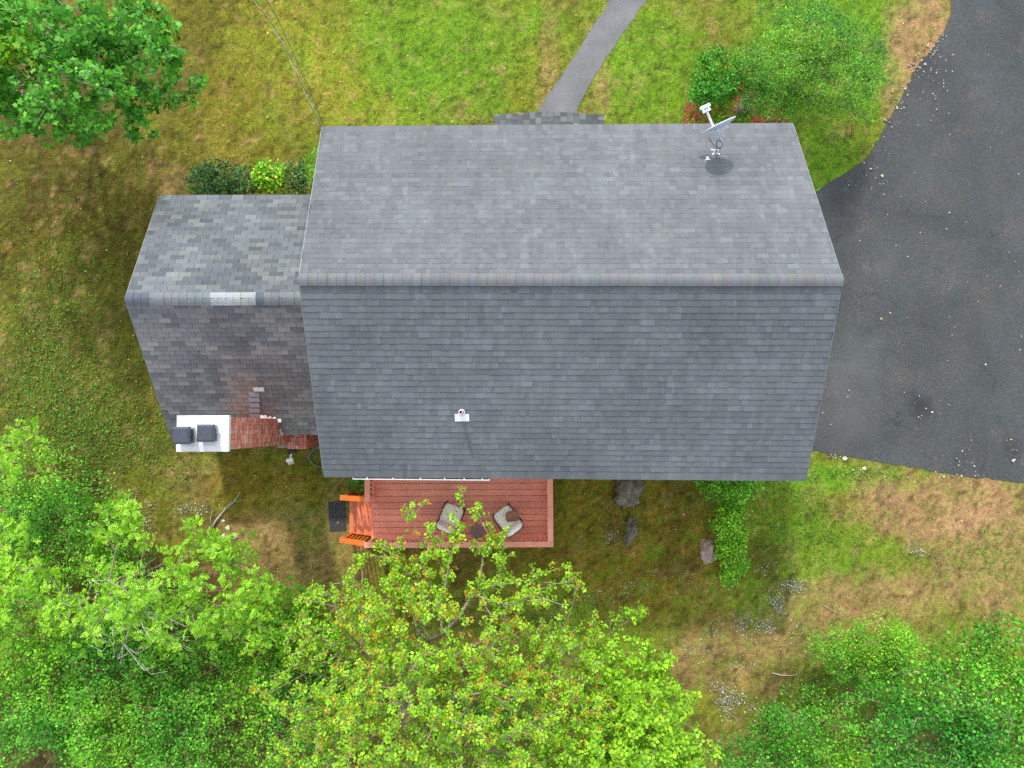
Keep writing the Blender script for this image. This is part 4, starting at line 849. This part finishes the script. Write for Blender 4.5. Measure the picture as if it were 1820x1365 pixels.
def leaves(style, C, Ls, cols, per, spread, rg):
    """C: cluster centres; returns verts, faces, face colours"""
    n = len(C)
    if style == 'whorl':                                    # rosettes of broad leaves
        k = per; nr = unit(rand_dirs(n, 1.6, rg)); a = rg.uniform(0, 6.28, n)
        ex = unit(np.cross(nr, rand_dirs(n, 0, rg))); ey = np.cross(nr, ex); B, D, NN = [], [], []
        for j in range(k):
            t = a + 2 * math.pi * j / k + rg.normal(0, .25, n); dd = ex * np.cos(t)[:, None] + ey * np.sin(t)[:, None] + nr * rg.normal(.0, .3, n)[:, None]
            B.append(C + dd * spread * .25 + nr * rg.normal(0, spread * .3, n)[:, None]); D.append(dd); NN.append(nr + rand_dirs(n, 0, rg) * .45)
        B, D, NN = map(np.concatenate, (B, D, NN)); L = Ls * rg.uniform(.55, 1.4, n * k); cc = palette(n * k, cols, .2, rg)
        cl = np.tile(rg.uniform(.72, 1.15, (n, 1)), (k, 1)); v, f = leaf_geo(B, D, NN, L, L * .95, 'maple' if Ls > .125 else 'oval', .12); return v, f, cc * cl
    if style == 'ash':                                      # compound leaves radiating from the shoot
        k = per; B, D, NN = [], [], []; nr = unit(rand_dirs(n, 1.2, rg))
        for j in range(k):
            t = rg.uniform(0, 6.28, n); dd = unit(np.stack([np.cos(t), np.sin(t), rg.normal(.15, .3, n)], -1)); sd = unit(np.cross(nr, dd))
            for q in range(1, 5):
                for s in (-1, 1): B.append(C + dd * (spread * q / 4.2)[..., None] if hasattr(spread, 'shape') else C + dd * spread * q / 4.2); D.append(dd * .75 + sd * s * .8 - nr * .1); NN.append(nr + rand_dirs(n, 0, rg) * .3)
            B.append(C + dd * spread); D.append(dd - nr * .2); NN.append(nr)
        B, D, NN = map(np.concatenate, (B, D, NN)); m = len(B); L = Ls * rg.uniform(.7, 1.2, m); v, f = leaf_geo(B, D, NN, L, L * .42, 'oval', .1); return v, f, palette(m, cols, .2, rg)
    m = n * per; Cr = np.repeat(C, per, 0); off = rand_dirs(m, 0, rg) * (spread * rg.random((m, 1)) ** .5); L = Ls * rg.uniform(.6, 1.3, m)
    NN = rand_dirs(m, 1.1, rg); D = unit(np.cross(NN, rand_dirs(m, 0, rg)) + off * 1.5); tm = {'fine': 'lance', 'round': 'oval', 'big': 'maple'}[style]; wf = {'fine': .5, 'round': .8, 'big': .95}[style]
    cl = np.repeat(rg.uniform(.6, 1.25, (n, 1)), per, 0); cn = np.repeat(N2.fbm(C[:, 0], C[:, 1], 1.6, 3), per)[:, None]; hue = np.clip((cn - .5) * 2.4, -.45, .6)
    c = palette(m, cols, .22, rg) * cl * (1 + .5 * (cn - .5)); c = c * (1 + hue * np.array([.75, .22, -.1])); v, f = leaf_geo(Cr + off, D, NN, L, L * wf, tm, .12); return v, f, c
def sample_blobs(blobs, n, rg, shell=.5):
    ar = np.array([b[2] * b[3] for b in blobs], float); ar *= np.array([b[6] if len(b) > 6 else 1.0 for b in blobs]); w_ = rg.choice(len(blobs), n, p=ar / ar.sum()); B = np.array([b[:6] for b in blobs], float)[w_]
    t = rg.uniform(0, 6.28, n); rho = np.sqrt(rg.random(n)); rho *= 1 + rg.normal(0, .07, n)
    x = B[:, 0] + B[:, 2] * rho * np.cos(t); y = B[:, 1] + B[:, 3] * rho * np.sin(t); dome = np.sqrt(np.clip(1 - rho ** 2, 0, 1)); z = B[:, 4] + (B[:, 5] - B[:, 4]) * ((1 - shell) * rg.random(n) + shell) * (.25 + .75 * dome)
    return P(x, y, z)
def grow(trunk, tips, rg, step=.45, tip_r=.006, expo=2.4, wig=.07, lenw=.42):
    """branch skeleton: tips join the nearest earlier node that lies towards the root"""
    nodes = [np.array(p, float) for p in trunk]; par = [-1] + list(range(len(trunk) - 1)); base = nodes[0]
    lens = list(np.concatenate([[0], np.cumsum([np.linalg.norm(nodes[i] - nodes[i - 1]) for i in range(1, len(nodes))])]))
    tips = tips[np.argsort(np.linalg.norm(tips - np.array(trunk[-1]), axis=1))]; end = []
    A_ = np.array(nodes); LN = np.array(lens)
    for t in tips:
        dv = t - A_; dd = np.linalg.norm(dv, axis=1); cost = dd + lenw * LN + np.where(dv[:, 2] < -.1, -dv[:, 2] * .9, 0); cost[0] += 2.0
        j = int(np.argmin(cost)); a = A_[j]; L = dd[j]; n = max(1, int(L / step)); new = []; prev = j; side = rg.normal(0, wig * L, 3)
        for k in range(1, n + 1):
            s = k / n; q = a + (t - a) * s + side * math.sin(math.pi * s) + np.array([0, 0, .12 * L * math.sin(math.pi * s)]); par.append(prev); nodes.append(q); new.append(q); lens.append(lens[prev] + L / n); prev = len(nodes) - 1
        A_ = np.vstack([A_, new]); LN = np.concatenate([LN, lens[-n:]]); end.append(prev)
    R = np.zeros(len(nodes)); ch = np.zeros(len(nodes), bool)
    for p_ in par:
        if p_ >= 0: ch[p_] = True
    R[~ch] = tip_r ** expo
    for i in range(len(nodes) - 1, 0, -1): R[par[i]] += R[i]
    return np.array(nodes), np.array(par), R ** (1 / expo), end
def tubes(nodes, par, R, k=5):
    i = np.arange(1, len(nodes)); a, b = nodes[par[i]], nodes[i]; d = unit(b - a); ref = np.where(np.abs(d[:, 2:3]) > .9, [[1., 0, 0]], [[0, 0, 1.]]); s = unit(np.cross(d, ref)); u = np.cross(d, s)
    ang = np.arange(k) * 2 * math.pi / k; ring = s[:, None] * np.cos(ang)[None, :, None] + u[:, None] * np.sin(ang)[None, :, None]
    ra = np.minimum(R[par[i]], R[i] * 1.6); v = np.concatenate([a[:, None] + ring * ra[:, None, None], b[:, None] + ring * R[i][:, None, None]], 1); base = (np.arange(len(i)) * 2 * k)[:, None]; f = []
    for q in range(k): f.append(np.stack([base[:, 0] + q, base[:, 0] + (q + 1) % k, base[:, 0] + k + (q + 1) % k, base[:, 0] + k + q], -1))
    return fast('branches', v.reshape(-1, 3), np.concatenate(f), smooth=True)
def plant(name, label, cat, base_px, trunk_h, blobs, n_tip, style, Ls, cols, per, spread, seed, tip_r=.006, bark=None, wood='trunk', group=None, lean=(0, 0), sub=1, shell=.5, step=.45, fol='crown', extra=None, trunk_px=None, wig=.07, lenw=.42):
    rg = np.random.default_rng(seed); b = P(base_px[0], base_px[1], 0.0)
    root = empty(name, tuple(b), 0, label, cat, group); inv = Matrix.Translation(-Vector(b))
    tips = sample_blobs(blobs, n_tip, rg, shell)
    if trunk_px is not None: trunk = [b] + [P(*q) for q in trunk_px]
    else: trunk = [b + np.array([lean[0] * t * t, lean[1] * t * t, trunk_h * t]) for t in np.linspace(0, 1, 5)]
    nodes, par, R, end = grow(trunk, tips, rg, step, tip_r, 2.4, wig, lenw)
    me = tubes(nodes, par, R); o = obj(wood, me, bark or M_BARK, root); o.matrix_parent_inverse = inv
    C = [nodes[end]]
    if sub > 1:
        pe = par[end]
        for s in range(sub - 1): t = rg.random((len(end), 1)); C.append(nodes[end] * t + nodes[pe] * (1 - t) + rg.normal(0, spread * .9, (len(end), 3)))
    C = np.concatenate(C); C[:, 2] = np.maximum(C[:, 2], .06)
    if cols:
        v, f, c = leaves(style, C, Ls, cols, per, spread, rg); v[:, 2] = np.maximum(v[:, 2], .015)
        o = obj(fol, fast(fol, v, f, c), M_LEAF, root); o.matrix_parent_inverse = inv
        if extra:
            st, L2, c2, p2, s2, frac, nm = extra; C2 = C[rg.random(len(C)) < frac]; v, f, c = leaves(st, C2, L2, c2, p2, s2, rg); v[:, 2] = np.maximum(v[:, 2], .015); o = obj(nm, fast(nm, v, f, c), M_LEAF, root); o.matrix_parent_inverse = inv
    return root
G = lambda r, g, b, w_=1.0, k=.92: (*S(r, g, b, k), w_)
LIME = [G(156, 204, 42, 3), G(140, 195, 42, 3), G(174, 211, 52, 1.4), G(116, 176, 44, 1.3)]
SEED = [G(196, 120, 52), G(180, 96, 48), G(204, 148, 62)]
MAPG = [G(84, 160, 42, 3), G(102, 178, 50, 3), G(62, 132, 34, 2), G(128, 194, 66, 1)]
DEEP = [G(92, 158, 44, 3), G(108, 176, 50, 3), G(72, 132, 38, 2), G(134, 194, 62, 1)]
MID = [G(106, 180, 46, 3), G(124, 196, 52, 3), G(82, 150, 40, 2), G(152, 210, 66, 1)]
ASHL = [G(156, 206, 44, 3), G(134, 194, 44, 3), G(116, 176, 46, 2), G(176, 214, 60, 1)]
RHOD = [G(98, 146, 66, 3), G(116, 162, 80, 2), G(78, 120, 54, 2), G(140, 172, 104, 1), G(142, 118, 84, .4)]

# big trees
plant('maple_tree', 'dark green maple spreading over the upper left lawn', 'tree', (150, 150), 3.0,
      [(60, 40, 130, 100, 3.0, 5.6), (190, 60, 110, 80, 2.6, 5.0), (110, 150, 130, 90, 3.0, 5.6), (250, 130, 110, 70, 2.4, 4.2), (200, 200, 90, 60, 2.2, 3.8), (110, 225, 60, 40, 2.0, 3.2), (30, 220, 50, 40, 2.0, 3.4), (-80, 80, 110, 160, 3, 6), (250, 30, 60, 40, 2.4, 4)],
      430, 'whorl', .127, MAPG, 7, .15, 101, .008, sub=4, shell=.5)
plant('maple_tree', 'lime tipped young tree reaching in at the upper left edge', 'tree', (-90, 60), 4.0, [(20, 85, 48, 24, 4.5, 5.4), (-60, 70, 70, 50, 4.0, 5.6)], 46, 'whorl', .13, LIME, 5, .16, 102, sub=3, shell=.7)
plant('maple_tree', 'large yellow green maple with orange seeds reaching over the deck', 'tree', (748, 1130), 2.4,
      [(790, 912, 70, 26, 4.4, 5.0, .7), (826, 885, 18, 22, 4.8, 5.2), (790, 1000, 130, 70, 3.6, 5.0), (850, 950, 50, 30, 4.0, 5.0, .8), (680, 1040, 90, 60, 3.2, 4.8), (640, 1120, 130, 90, 3.2, 5.4), (820, 1120, 180, 110, 3.4, 6.0), (960, 1080, 110, 90, 3.0, 5.2, .7), (560, 1230, 110, 110, 3.2, 5.2), (720, 1260, 180, 120, 3.6, 6.4), (900, 1280, 180, 110, 3.4, 6.0), (1000, 1190, 110, 90, 3.0, 5.0), (1040, 1290, 110, 90, 3.0, 5.2), (640, 1350, 160, 80, 3, 6), (880, 1400, 240, 80, 3, 6)],
      1150, 'whorl', .058, LIME, 6, .085, 103, .009, sub=6, shell=.5, extra=('fine', .06, SEED, 7, .09, .22, 'seed_clusters'), trunk_px=[(742, 1180, 1.2), (728, 1230, 2.3), (712, 1290, 3.4), (770, 1240, 4.0), (838, 1170, 4.4)])
plant('maple_tree', 'dense lime leaved maple at the bottom edge right of the large one', 'tree', (1090, 1200), 2.4,
      [(1110, 1190, 80, 60, 2.6, 4.2), (1140, 1280, 100, 90, 2.8, 5.0), (1090, 1350, 150, 90, 3.0, 5.2), (1200, 1340, 70, 60, 2.4, 4.2), (1120, 1090, 40, 22, 2.0, 3.0, .5)], 460, 'whorl', .075, LIME, 6, .10, 104, .006, sub=6, shell=.6)
plant('ash_tree', 'lime green ash with feathery leaves below the chimney', 'tree', (300, 1000), 2.6,
      [(205, 915, 44, 36, 3.0, 3.8), (230, 960, 40, 34, 2.8, 3.8), (330, 960, 52, 40, 2.8, 4.0), (395, 985, 44, 40, 2.6, 3.8), (330, 1030, 60, 50, 2.8, 4.4), (420, 1050, 70, 60, 2.4, 4.0), (240, 1070, 60, 50, 3.0, 4.4), (160, 990, 20, 14, 2.6, 3.4), (300, 1110, 80, 50, 3, 4.6), (180, 1110, 50, 40, 3, 4.4), (450, 1110, 60, 40, 2.6, 4)],
      165, 'ash', .088, ASHL, 4, .19, 105, .007, sub=2, shell=.6)
plant('ash_tree', 'lime green ash at the left edge below the lawn', 'tree', (20, 930), 2.6,
      [(30, 790, 50, 30, 2.4, 3.4), (0, 850, 40, 50, 2.6, 3.6), (20, 960, 44, 40, 2.6, 3.8), (40, 1040, 60, 50, 2.8, 4.0), (-30, 1080, 60, 90, 3, 4.2), (110, 1080, 36, 40, 2.8, 3.8)], 100, 'ash', .088, ASHL, 4, .19, 106, .007, sub=2, shell=.6)
plant('dead_tree', 'bare grey dead tree among the green brush at lower left', 'tree', (270, 1060), 2.6,
      [(190, 1090, 90, 60, 3.0, 4.6), (260, 1130, 90, 70, 3.0, 4.6), (290, 1080, 60, 60, 3.2, 4.4), (150, 1060, 60, 30, 3.0, 4.2), (250, 1040, 50, 60, 3, 4.4)], 150, 'fine', .05, None, 1, .1, 107, .0042, M_DEAD, shell=.8, step=.6, wig=.02, lenw=.8)
# undergrowth and shrubs along the bottom
BR = 'brush along the bottom of the lawn'
def mounds(blobs, seed):
    rg = np.random.default_rng(seed); o = []
    for b in blobs:
        k = max(3, int(b[2] * b[3] / 700)); s_ = min(b[2], b[3])
        for _ in range(k):
            t = rg.uniform(0, 6.28); r = math.sqrt(rg.random()); q = rg.uniform(.28, .6) * s_; zl, zh = b[4], b[5]
            o.append((b[0] + b[2] * r * math.cos(t), b[1] + b[3] * r * math.sin(t), q * rg.uniform(.8, 1.4), q, zl * rg.uniform(.5, 1.0), zl + (zh - zl) * rg.uniform(.45, 1.25), rg.uniform(.5, 1.3)))
    return o + [(*b[:4], b[4], b[4] + (b[5] - b[4]) * .8, .8) for b in blobs]
def bush(label, base, blobs, n, style, Ls, cols, per, spread, seed, cat='shrub', name='shrub', h=.5, group=None, **k):
    if group in (BR, 'green strip behind the house') or seed == 307: blobs = mounds(blobs, seed + 900)
    return plant(name, label, cat, base, h, blobs, n, style, Ls, cols, per, spread, seed, .005, M_TWIG, 'stem', group, fol='foliage', **k)
BR = 'brush along the bottom of the lawn'
bush('green brush below the left lawn, left of the lime ash', (130, 930), [(120, 950, 130, 70, .6, 2.2), (60, 890, 90, 50, .5, 1.6), (200, 990, 80, 50, .6, 2.0), (40, 990, 90, 60, .6, 2.2)], 520, 'round', .066, MID, 26, .22, 201, group=BR)
bush('low weedy green shrub at the left edge of the lawn', (70, 840), [(60, 850, 100, 50, .2, 1.0), (130, 880, 80, 40, .2, .9), (40, 800, 60, 30, .2, .9)], 130, 'round', .07, MID, 12, .2, 202, group=BR)
bush('green brush around the bare dead tree', (210, 1080), [(130, 1080, 130, 80, 1.0, 2.6), (240, 1120, 120, 70, 1.0, 2.6), (330, 1150, 110, 60, 1.0, 2.4)], 520, 'round', .066, MID, 26, .22, 203, group=BR)
bush('broad green thicket filling the lower left corner', (150, 1180), [(60, 1200, 130, 110, 1.4, 3.2), (180, 1240, 150, 110, 1.4, 3.2), (100, 1330, 190, 90, 1.4, 3.4), (-40, 1330, 80, 120, 1.4, 3.2), (-60, 1160, 90, 120, 1, 3)], 1000, 'round', .068, MID, 28, .24, 204, group=BR)
bush('green thicket at the bottom between the corner thicket and the large maple', (380, 1180), [(400, 1200, 130, 90, 1.2, 2.8), (330, 1290, 120, 100, 1.4, 3.0), (470, 1300, 130, 100, 1.4, 3.2), (420, 1380, 200, 70, 1.5, 3.2)], 900, 'round', .066, MID, 28, .24, 205, group=BR)
bush('bright green sapling left of the large maple, below the tan strip', (500, 1080), [(500, 1090, 60, 50, 1.0, 2.4), (540, 1130, 70, 60, 1.0, 2.6), (450, 1140, 70, 60, 1.0, 2.4), (470, 1060, 30, 30, .8, 1.8)], 240, 'whorl', .085, LIME[:2] + MID[:2], 5, .14, 206, sub=3, group=BR)
bush('shaded green brush under the large maple', (760, 1180), [(620, 1220, 120, 80, .8, 2.0), (760, 1260, 160, 90, .8, 2.2), (900, 1250, 150, 80, .6, 1.8), (1000, 1330, 140, 70, .8, 2.2), (700, 1350, 220, 60, 1, 2.4)], 520, 'round', .066, MID, 18, .24, 207, group=BR)
bush('feathery mid green shrub at the top of the lower right brush', (1530, 1130), [(1490, 1150, 60, 40, .6, 1.6), (1560, 1140, 60, 50, .8, 2.2), (1600, 1170, 60, 40, .7, 1.8), (1540, 1180, 70, 40, .8, 1.8)], 420, 'fine', .07, MID, 24, .2, 208, group=BR)
bush('low green ground brush left of the feathery shrub', (1460, 1240), [(1440, 1260, 90, 36, .2, .9), (1500, 1230, 60, 26, .2, .8), (1400, 1300, 80, 40, .3, 1.2)], 190, 'round', .07, MID, 14, .2, 209, group=BR)
bush('mid green thicket on the bottom edge left of the right corner tree', (1430, 1290), [(1400, 1320, 90, 50, .8, 2.0), (1480, 1320, 110, 60, .9, 2.4), (1560, 1270, 90, 60, .9, 2.4), (1480, 1390, 180, 50, 1, 2.6), (1330, 1350, 60, 50, .5, 1.5)], 620, 'round', .064, MID, 24, .22, 210, group=BR)
plant('broadleaf_tree', 'dense green tree filling the lower right corner', 'tree', (1640, 1200), 2.6,
      [(1640, 1240, 80, 60, 2.0, 3.6), (1720, 1180, 80, 50, 2.0, 3.4), (1790, 1160, 70, 60, 2.2, 3.8), (1720, 1270, 110, 80, 2.6, 4.4), (1640, 1330, 110, 80, 2.6, 4.4), (1800, 1300, 110, 110, 2.8, 4.8), (1740, 1400, 180, 80, 2.8, 4.8), (1880, 1220, 90, 120, 2.6, 4.6)], 760, 'round', .072, [G(80, 162, 40, 3), G(102, 182, 50, 3), G(58, 128, 34, 2.5), G(146, 206, 70, 1)], 30, .28, 211, shell=.6)

# planting round the house
HB = 'shrubs in front of the wing'
bush('leathery green shrub at the left end before the wing', (390, 330), [(385, 320, 46, 34, .5, 1.2), (360, 322, 24, 28, .4, .9)], 150, 'round', .075, RHOD, 14, .13, 301, group=HB)
bush('leathery green shrub between the bright shrub and the leftmost one', (440, 340), [(432, 326, 26, 30, .5, 1.1)], 80, 'round', .075, RHOD, 14, .13, 302, group=HB)
bush('bright green leafy shrub in the middle before the wing', (477, 330), [(477, 315, 30, 26, .6, 1.2)], 90, 'round', .085, MID + LIME[2:], 13, .14, 303, group=HB)
bush('leathery green shrub right before the main wall corner', (525, 330), [(522, 320, 28, 30, .5, 1.1), (536, 300, 14, 14, .4, .8)], 90, 'round', .075, RHOD, 14, .13, 304, group=HB)
bush('narrow yellow green shrub tucked against the main roof corner', (562, 310), [(558, 296, 14, 34, .8, 1.5)], 60, 'fine', .07, LIME, 14, .12, 305, group=HB)
bush('small yellow green mound left of the entry roof', (850, 218), [(852, 218, 32, 14, .3, .7)], 70, 'fine', .05, [G(120, 150, 46, 2), G(92, 120, 40, 1)], 16, .1, 306)
bush('rounded deep green bush at the corner of the mulch bed', (1285, 150), [(1278, 128, 44, 44, .9, 1.9), (1262, 150, 34, 26, .6, 1.4), (1300, 150, 40, 26, .6, 1.4)], 250, 'fine', .1, [G(84, 160, 42, 3), G(102, 178, 48, 3), G(62, 130, 34, 2)], 22, .16, 307, shell=.7)
bush('small dark conifer at the left edge of the mulch bed', (1243, 180), [(1243, 172, 18, 24, .3, .9)], 46, 'fine', .07, DEEP, 20, .11, 308)
plant('ornamental_tree', 'loose leafy green small tree above the mulch bed', 'tree', (1400, 165), 1.5,
      [(1390, 110, 70, 50, 1.4, 2.6), (1450, 60, 80, 50, 1.4, 2.6, .8), (1500, 140, 70, 50, 1.2, 2.4, .8), (1370, 170, 60, 30, 1.0, 1.8), (1550, 100, 36, 60, 1.2, 2.2, .5), (1340, 120, 40, 36, 1.0, 1.8, .7), (1440, 185, 60, 24, .8, 1.6, .7), (1410, 20, 70, 30, 1.2, 2.2, .5), (1530, 190, 36, 20, .8, 1.6, .5)], 620, 'fine', .068, [G(92, 162, 48, 3), G(112, 178, 54, 3), G(70, 132, 40, 2), G(136, 190, 72, 1)], 20, .2, 309, .0055, sub=2)
PL = 'small plants in the mulch bed'
bush('orange tipped yellow plant left in the mulch bed', (1242, 222), [(1242, 212, 22, 18, .15, .5)], 36, 'fine', .08, [G(170, 190, 40, 2), G(210, 130, 50, 1.2), G(190, 90, 50, .6)], 14, .12, 310, group=PL)
bush('yellow green plant behind the satellite dish feed arm', (1285, 205), [(1282, 198, 22, 22, .2, .6)], 44, 'fine', .09, LIME, 14, .13, 311, group=PL)
bush('low lime plant right below the mossy rock', (1315, 222), [(1316, 216, 22, 12, .15, .45)], 32, 'fine', .08, LIME, 14, .12, 312, group=PL)
bush('leafy green clump beside the mossy rock under the loose leafy tree', (1352, 190), [(1350, 182, 26, 20, .2, .8)], 50, 'fine', .08, MID, 14, .14, 314, group=PL)
bush('sparse low green plant at the right of the mulch bed', (1395, 212), [(1396, 206, 16, 16, .1, .4)], 20, 'fine', .07, MID, 10, .12, 313, group=PL)
HD = 'green strip behind the house'
bush('broad green shrub of the strip right behind the eave', (1300, 875), [(1296, 868, 46, 34, .3, 1.0), (1330, 862, 26, 20, .2, .6), (1258, 856, 18, 14, .2, .5)], 190, 'round', .07, MID, 14, .16, 320, group=HD)
bush('green shrub in the middle of the strip behind the house', (1295, 935), [(1298, 930, 32, 42, .3, .9)], 140, 'round', .07, MID, 14, .16, 321, group=HD)
bush('green shrub at the far end of the strip behind the house', (1300, 1000), [(1302, 990, 26, 44, .25, .8), (1296, 1024, 16, 18, .2, .5)], 120, 'round', .07, MID, 14, .15, 322, group=HD)
bush('green fern between the house wall and the deck steps', (640, 862), [(638, 858, 14, 10, .2, .6)], 18, 'fine', .1, MID, 12, .14, 323)

# ------------------------------------------------------------------ lawn blades, weeds, lichen, litter
def keep_out(X, Y):
    q = proj(np.stack([X, Y, np.zeros_like(X)], -1)); x, y = q[..., 0], q[..., 1]
    o = inpoly(x, y, [(a_, b_) for a_, b_ in DRIVE_PX]) | inpoly(x, y, PATH_PX) | inpoly(x, y, BED_PX)
    o |= (X > x0 - .03) & (X < x1 + .03) & (Y > y0 - .03) & (Y < y1 + .03); o |= (X > wx0) & (X < x0) & (Y > wy0) & (Y < wy1)
    o |= (X > sx0) & (X < bx1) & (Y > sy0) & (Y < wy0 + .1); o |= (X > XL + .3) & (X < XR - .3) & (Y > YB + .4) & (Y < YT)
    return o
def blades(n, seed, hmin, hmax, wd, wild):
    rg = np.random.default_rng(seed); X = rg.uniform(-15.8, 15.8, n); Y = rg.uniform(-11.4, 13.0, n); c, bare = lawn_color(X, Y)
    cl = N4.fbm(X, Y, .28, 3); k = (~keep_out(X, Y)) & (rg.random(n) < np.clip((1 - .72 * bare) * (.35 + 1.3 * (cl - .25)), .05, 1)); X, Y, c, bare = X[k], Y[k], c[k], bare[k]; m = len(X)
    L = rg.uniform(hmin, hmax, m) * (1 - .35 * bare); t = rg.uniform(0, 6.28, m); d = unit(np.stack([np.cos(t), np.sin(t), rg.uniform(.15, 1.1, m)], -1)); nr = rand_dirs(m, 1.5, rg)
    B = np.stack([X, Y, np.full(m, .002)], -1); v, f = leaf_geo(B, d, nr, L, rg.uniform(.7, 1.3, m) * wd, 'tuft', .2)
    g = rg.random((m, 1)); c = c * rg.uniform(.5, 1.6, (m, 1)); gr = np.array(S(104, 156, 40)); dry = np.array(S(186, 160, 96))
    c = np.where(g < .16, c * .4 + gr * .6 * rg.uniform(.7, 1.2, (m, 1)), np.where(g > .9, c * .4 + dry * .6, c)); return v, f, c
v, f, c = blades(460000, 51, .035, .095, .02, .3)
o = obj('grass', fast('grass', v, f, c), M_GRASS, kind='stuff'); tag(o, 'patchy green and tan lawn grass around the house', 'grass')
def scatter(name, blobs, n, size, cols, label, cat, seed, style='round', z=(0, .03), mat=None, out_only=True):
    rg = np.random.default_rng(seed); ar = np.array([b[2] * b[3] * (b[4] if len(b) > 4 else 1) for b in blobs], float); w_ = rg.choice(len(blobs), n, p=ar / ar.sum()); B = np.array([b[:4] for b in blobs], float)[w_]
    x = B[:, 0] + B[:, 2] * rg.normal(0, .5, n); y = B[:, 1] + B[:, 3] * rg.normal(0, .5, n); p = P(x, y, 0.0)
    if out_only: k = (~keep_out(p[:, 0], p[:, 1])) & (N4.fbm(p[:, 0], p[:, 1], .4, 3) + rg.normal(0, .06, n) > (.5 if name == 'lichen' else 0)); p = p[k]
    m = len(p); p[:, 2] = rg.uniform(z[0], z[1], m); NN = rand_dirs(m, 1.6, rg); D = np.cross(NN, rand_dirs(m, 0, rg)); L = size * rg.uniform(.5, 1.4, m)
    v, f = leaf_geo(p, D, NN, L, L * .8, {'round': 'oval', 'fine': 'lance'}[style], .15); v[:, 2] = np.maximum(v[:, 2], .013)
    o = obj(name, fast(name, v, f, palette(m, cols, .2, rg)), mat or M_ATTR, kind='stuff'); return tag(o, label, cat)
scatter('weeds', [(120, 560, 120, 220), (120, 740, 190, 110, 2.5), (210, 800, 140, 60, 2), (1390, 890, 70, 60, 1.5), (1450, 950, 120, 60), (330, 840, 60, 60), (1520, 842, 90, 12, 3), (1100, 900, 110, 60, .6), (60, 640, 80, 120, 1.5), (1740, 980, 100, 60, .7), (1700, 180, 1, 1), (1500, 280, 60, 60), (880, 120, 330, 120, .35)], 11000, .052, [G(92, 140, 42, 3), G(110, 156, 48, 2), G(72, 116, 36, 2), G(136, 170, 58, .6)], 'small broad leaved weeds in the lawn', 'weeds', 61, z=(.01, .06), mat=M_LEAF)
scatter('lichen', [(1378, 1078, 22, 22, 4), (1410, 1042, 26, 14, 4), (1345, 1110, 40, 22, 2), (1300, 1120, 60, 30, .6), (1370, 1125, 60, 30, 1), (1290, 1240, 40, 34, 2), (1318, 1262, 40, 20, 1.5), (1316, 1182, 20, 8, 2), (1250, 1160, 70, 20, .5), (245, 880, 34, 20, .8), (330, 903, 60, 12, 2), (265, 925, 30, 30, .8), (1085, 955, 22, 22, 1), (1060, 1060, 30, 20, .7), (1130, 1040, 60, 26, .5), (1632, 976, 20, 16, 2), (1720, 1012, 50, 20, .4), (1360, 1005, 24, 20, .8), (1000, 1100, 50, 40, .6), (1800, 845, 20, 10, 1.5), (1480, 808, 30, 8, 1.5)], 5200, .04, [G(176, 174, 154, 3), G(154, 154, 132, 2), G(196, 194, 176, 1), G(120, 122, 92, 2.5)], 'pale silvery lichen tufts on the back lawn', 'lichen', 62, 'fine', z=(.01, .05))
scatter('fallen_leaves', [(900, 500, 1100, 900)], 1500, .05, [G(196, 160, 120, 2), G(170, 126, 90, 2), G(214, 190, 156, 1), G(150, 100, 70, 1)], 'scattered dry brown leaves on the lawn', 'leaves', 63, z=(.02, .05))
scatter('drive_litter', [(1660, 120, 40, 60, 2), (1600, 190, 20, 40, 2), (1560, 260, 24, 30, 1.5), (1560, 320, 30, 16), (1650, 400, 260, 400, .05), (1640, 720, 40, 30, .6), (1720, 815, 16, 30, 2), (1800, 800, 14, 30, 1), (1600, 845, 200, 8, 2), (1660, 200, 16, 100, .5)], 420, .04, [G(196, 190, 150, 2), G(176, 130, 90, 2), G(150, 110, 76, 1), G(228, 222, 204, 1)], 'dry leaves and bits blown over the driveway edge', 'leaves', 64, z=(.016, .03), out_only=False)
# pebbles along the driveway edge
rg = np.random.default_rng(65); pv, pf, pc = [], [], []; ico = bmesh.new(); bmesh.ops.create_icosphere(ico, subdivisions=1, radius=1.0); iv = np.array([v_.co[:] for v_ in ico.verts]); if_ = np.array([[q_.index for q_ in f_.verts] for f_ in ico.faces]); ico.free()
for (cx, cy, sx_, sy_, n) in ((1664, 70, 14, 10, 10), (1650, 92, 14, 12, 14), (1625, 116, 16, 8, 22), (1600, 165, 12, 10, 14), (1590, 190, 10, 8, 12), (1580, 215, 10, 14, 12), (1556, 300, 12, 10, 8), (1530, 330, 20, 8, 6), (1670, 160, 60, 160, 5), (1640, 450, 200, 300, 9), (1700, 815, 14, 20, 8), (1805, 805, 12, 20, 8), (1500, 708, 14, 10, 5), (1640, 740, 10, 10, 5), (1650, 845, 90, 6, 14)):
    for k in range(int(n * .7)):
        p = P(cx + rg.normal(0, sx_ * .6), cy + rg.normal(0, sy_ * .6), 0.0); r = .010 + .036 * rg.random() ** 2; q = iv * np.array([r * rg.uniform(.8, 1.4), r * rg.uniform(.7, 1.1), r * .6]) * rg.uniform(.8, 1.2, (len(iv), 1)); a_ = rg.uniform(0, 6.28)
        q = np.stack([q[:, 0] * math.cos(a_) - q[:, 1] * math.sin(a_), q[:, 0] * math.sin(a_) + q[:, 1] * math.cos(a_), q[:, 2]], -1) + np.array([p[0], p[1], .014 + r * .4]); pf.append(if_ + len(pv) * len(iv)); pv.append(q); pc.append(np.tile(palette(1, [G(184, 166, 128), G(160, 146, 122), G(196, 188, 166), G(140, 130, 116)], .15, rg), (len(if_), 1)))
o = obj('gravel', fast('gravel', np.concatenate(pv), np.concatenate(pf), np.concatenate(pc), False), M_ATTR, kind='stuff'); tag(o, 'pale pebbles strewn along the driveway edge', 'gravel')
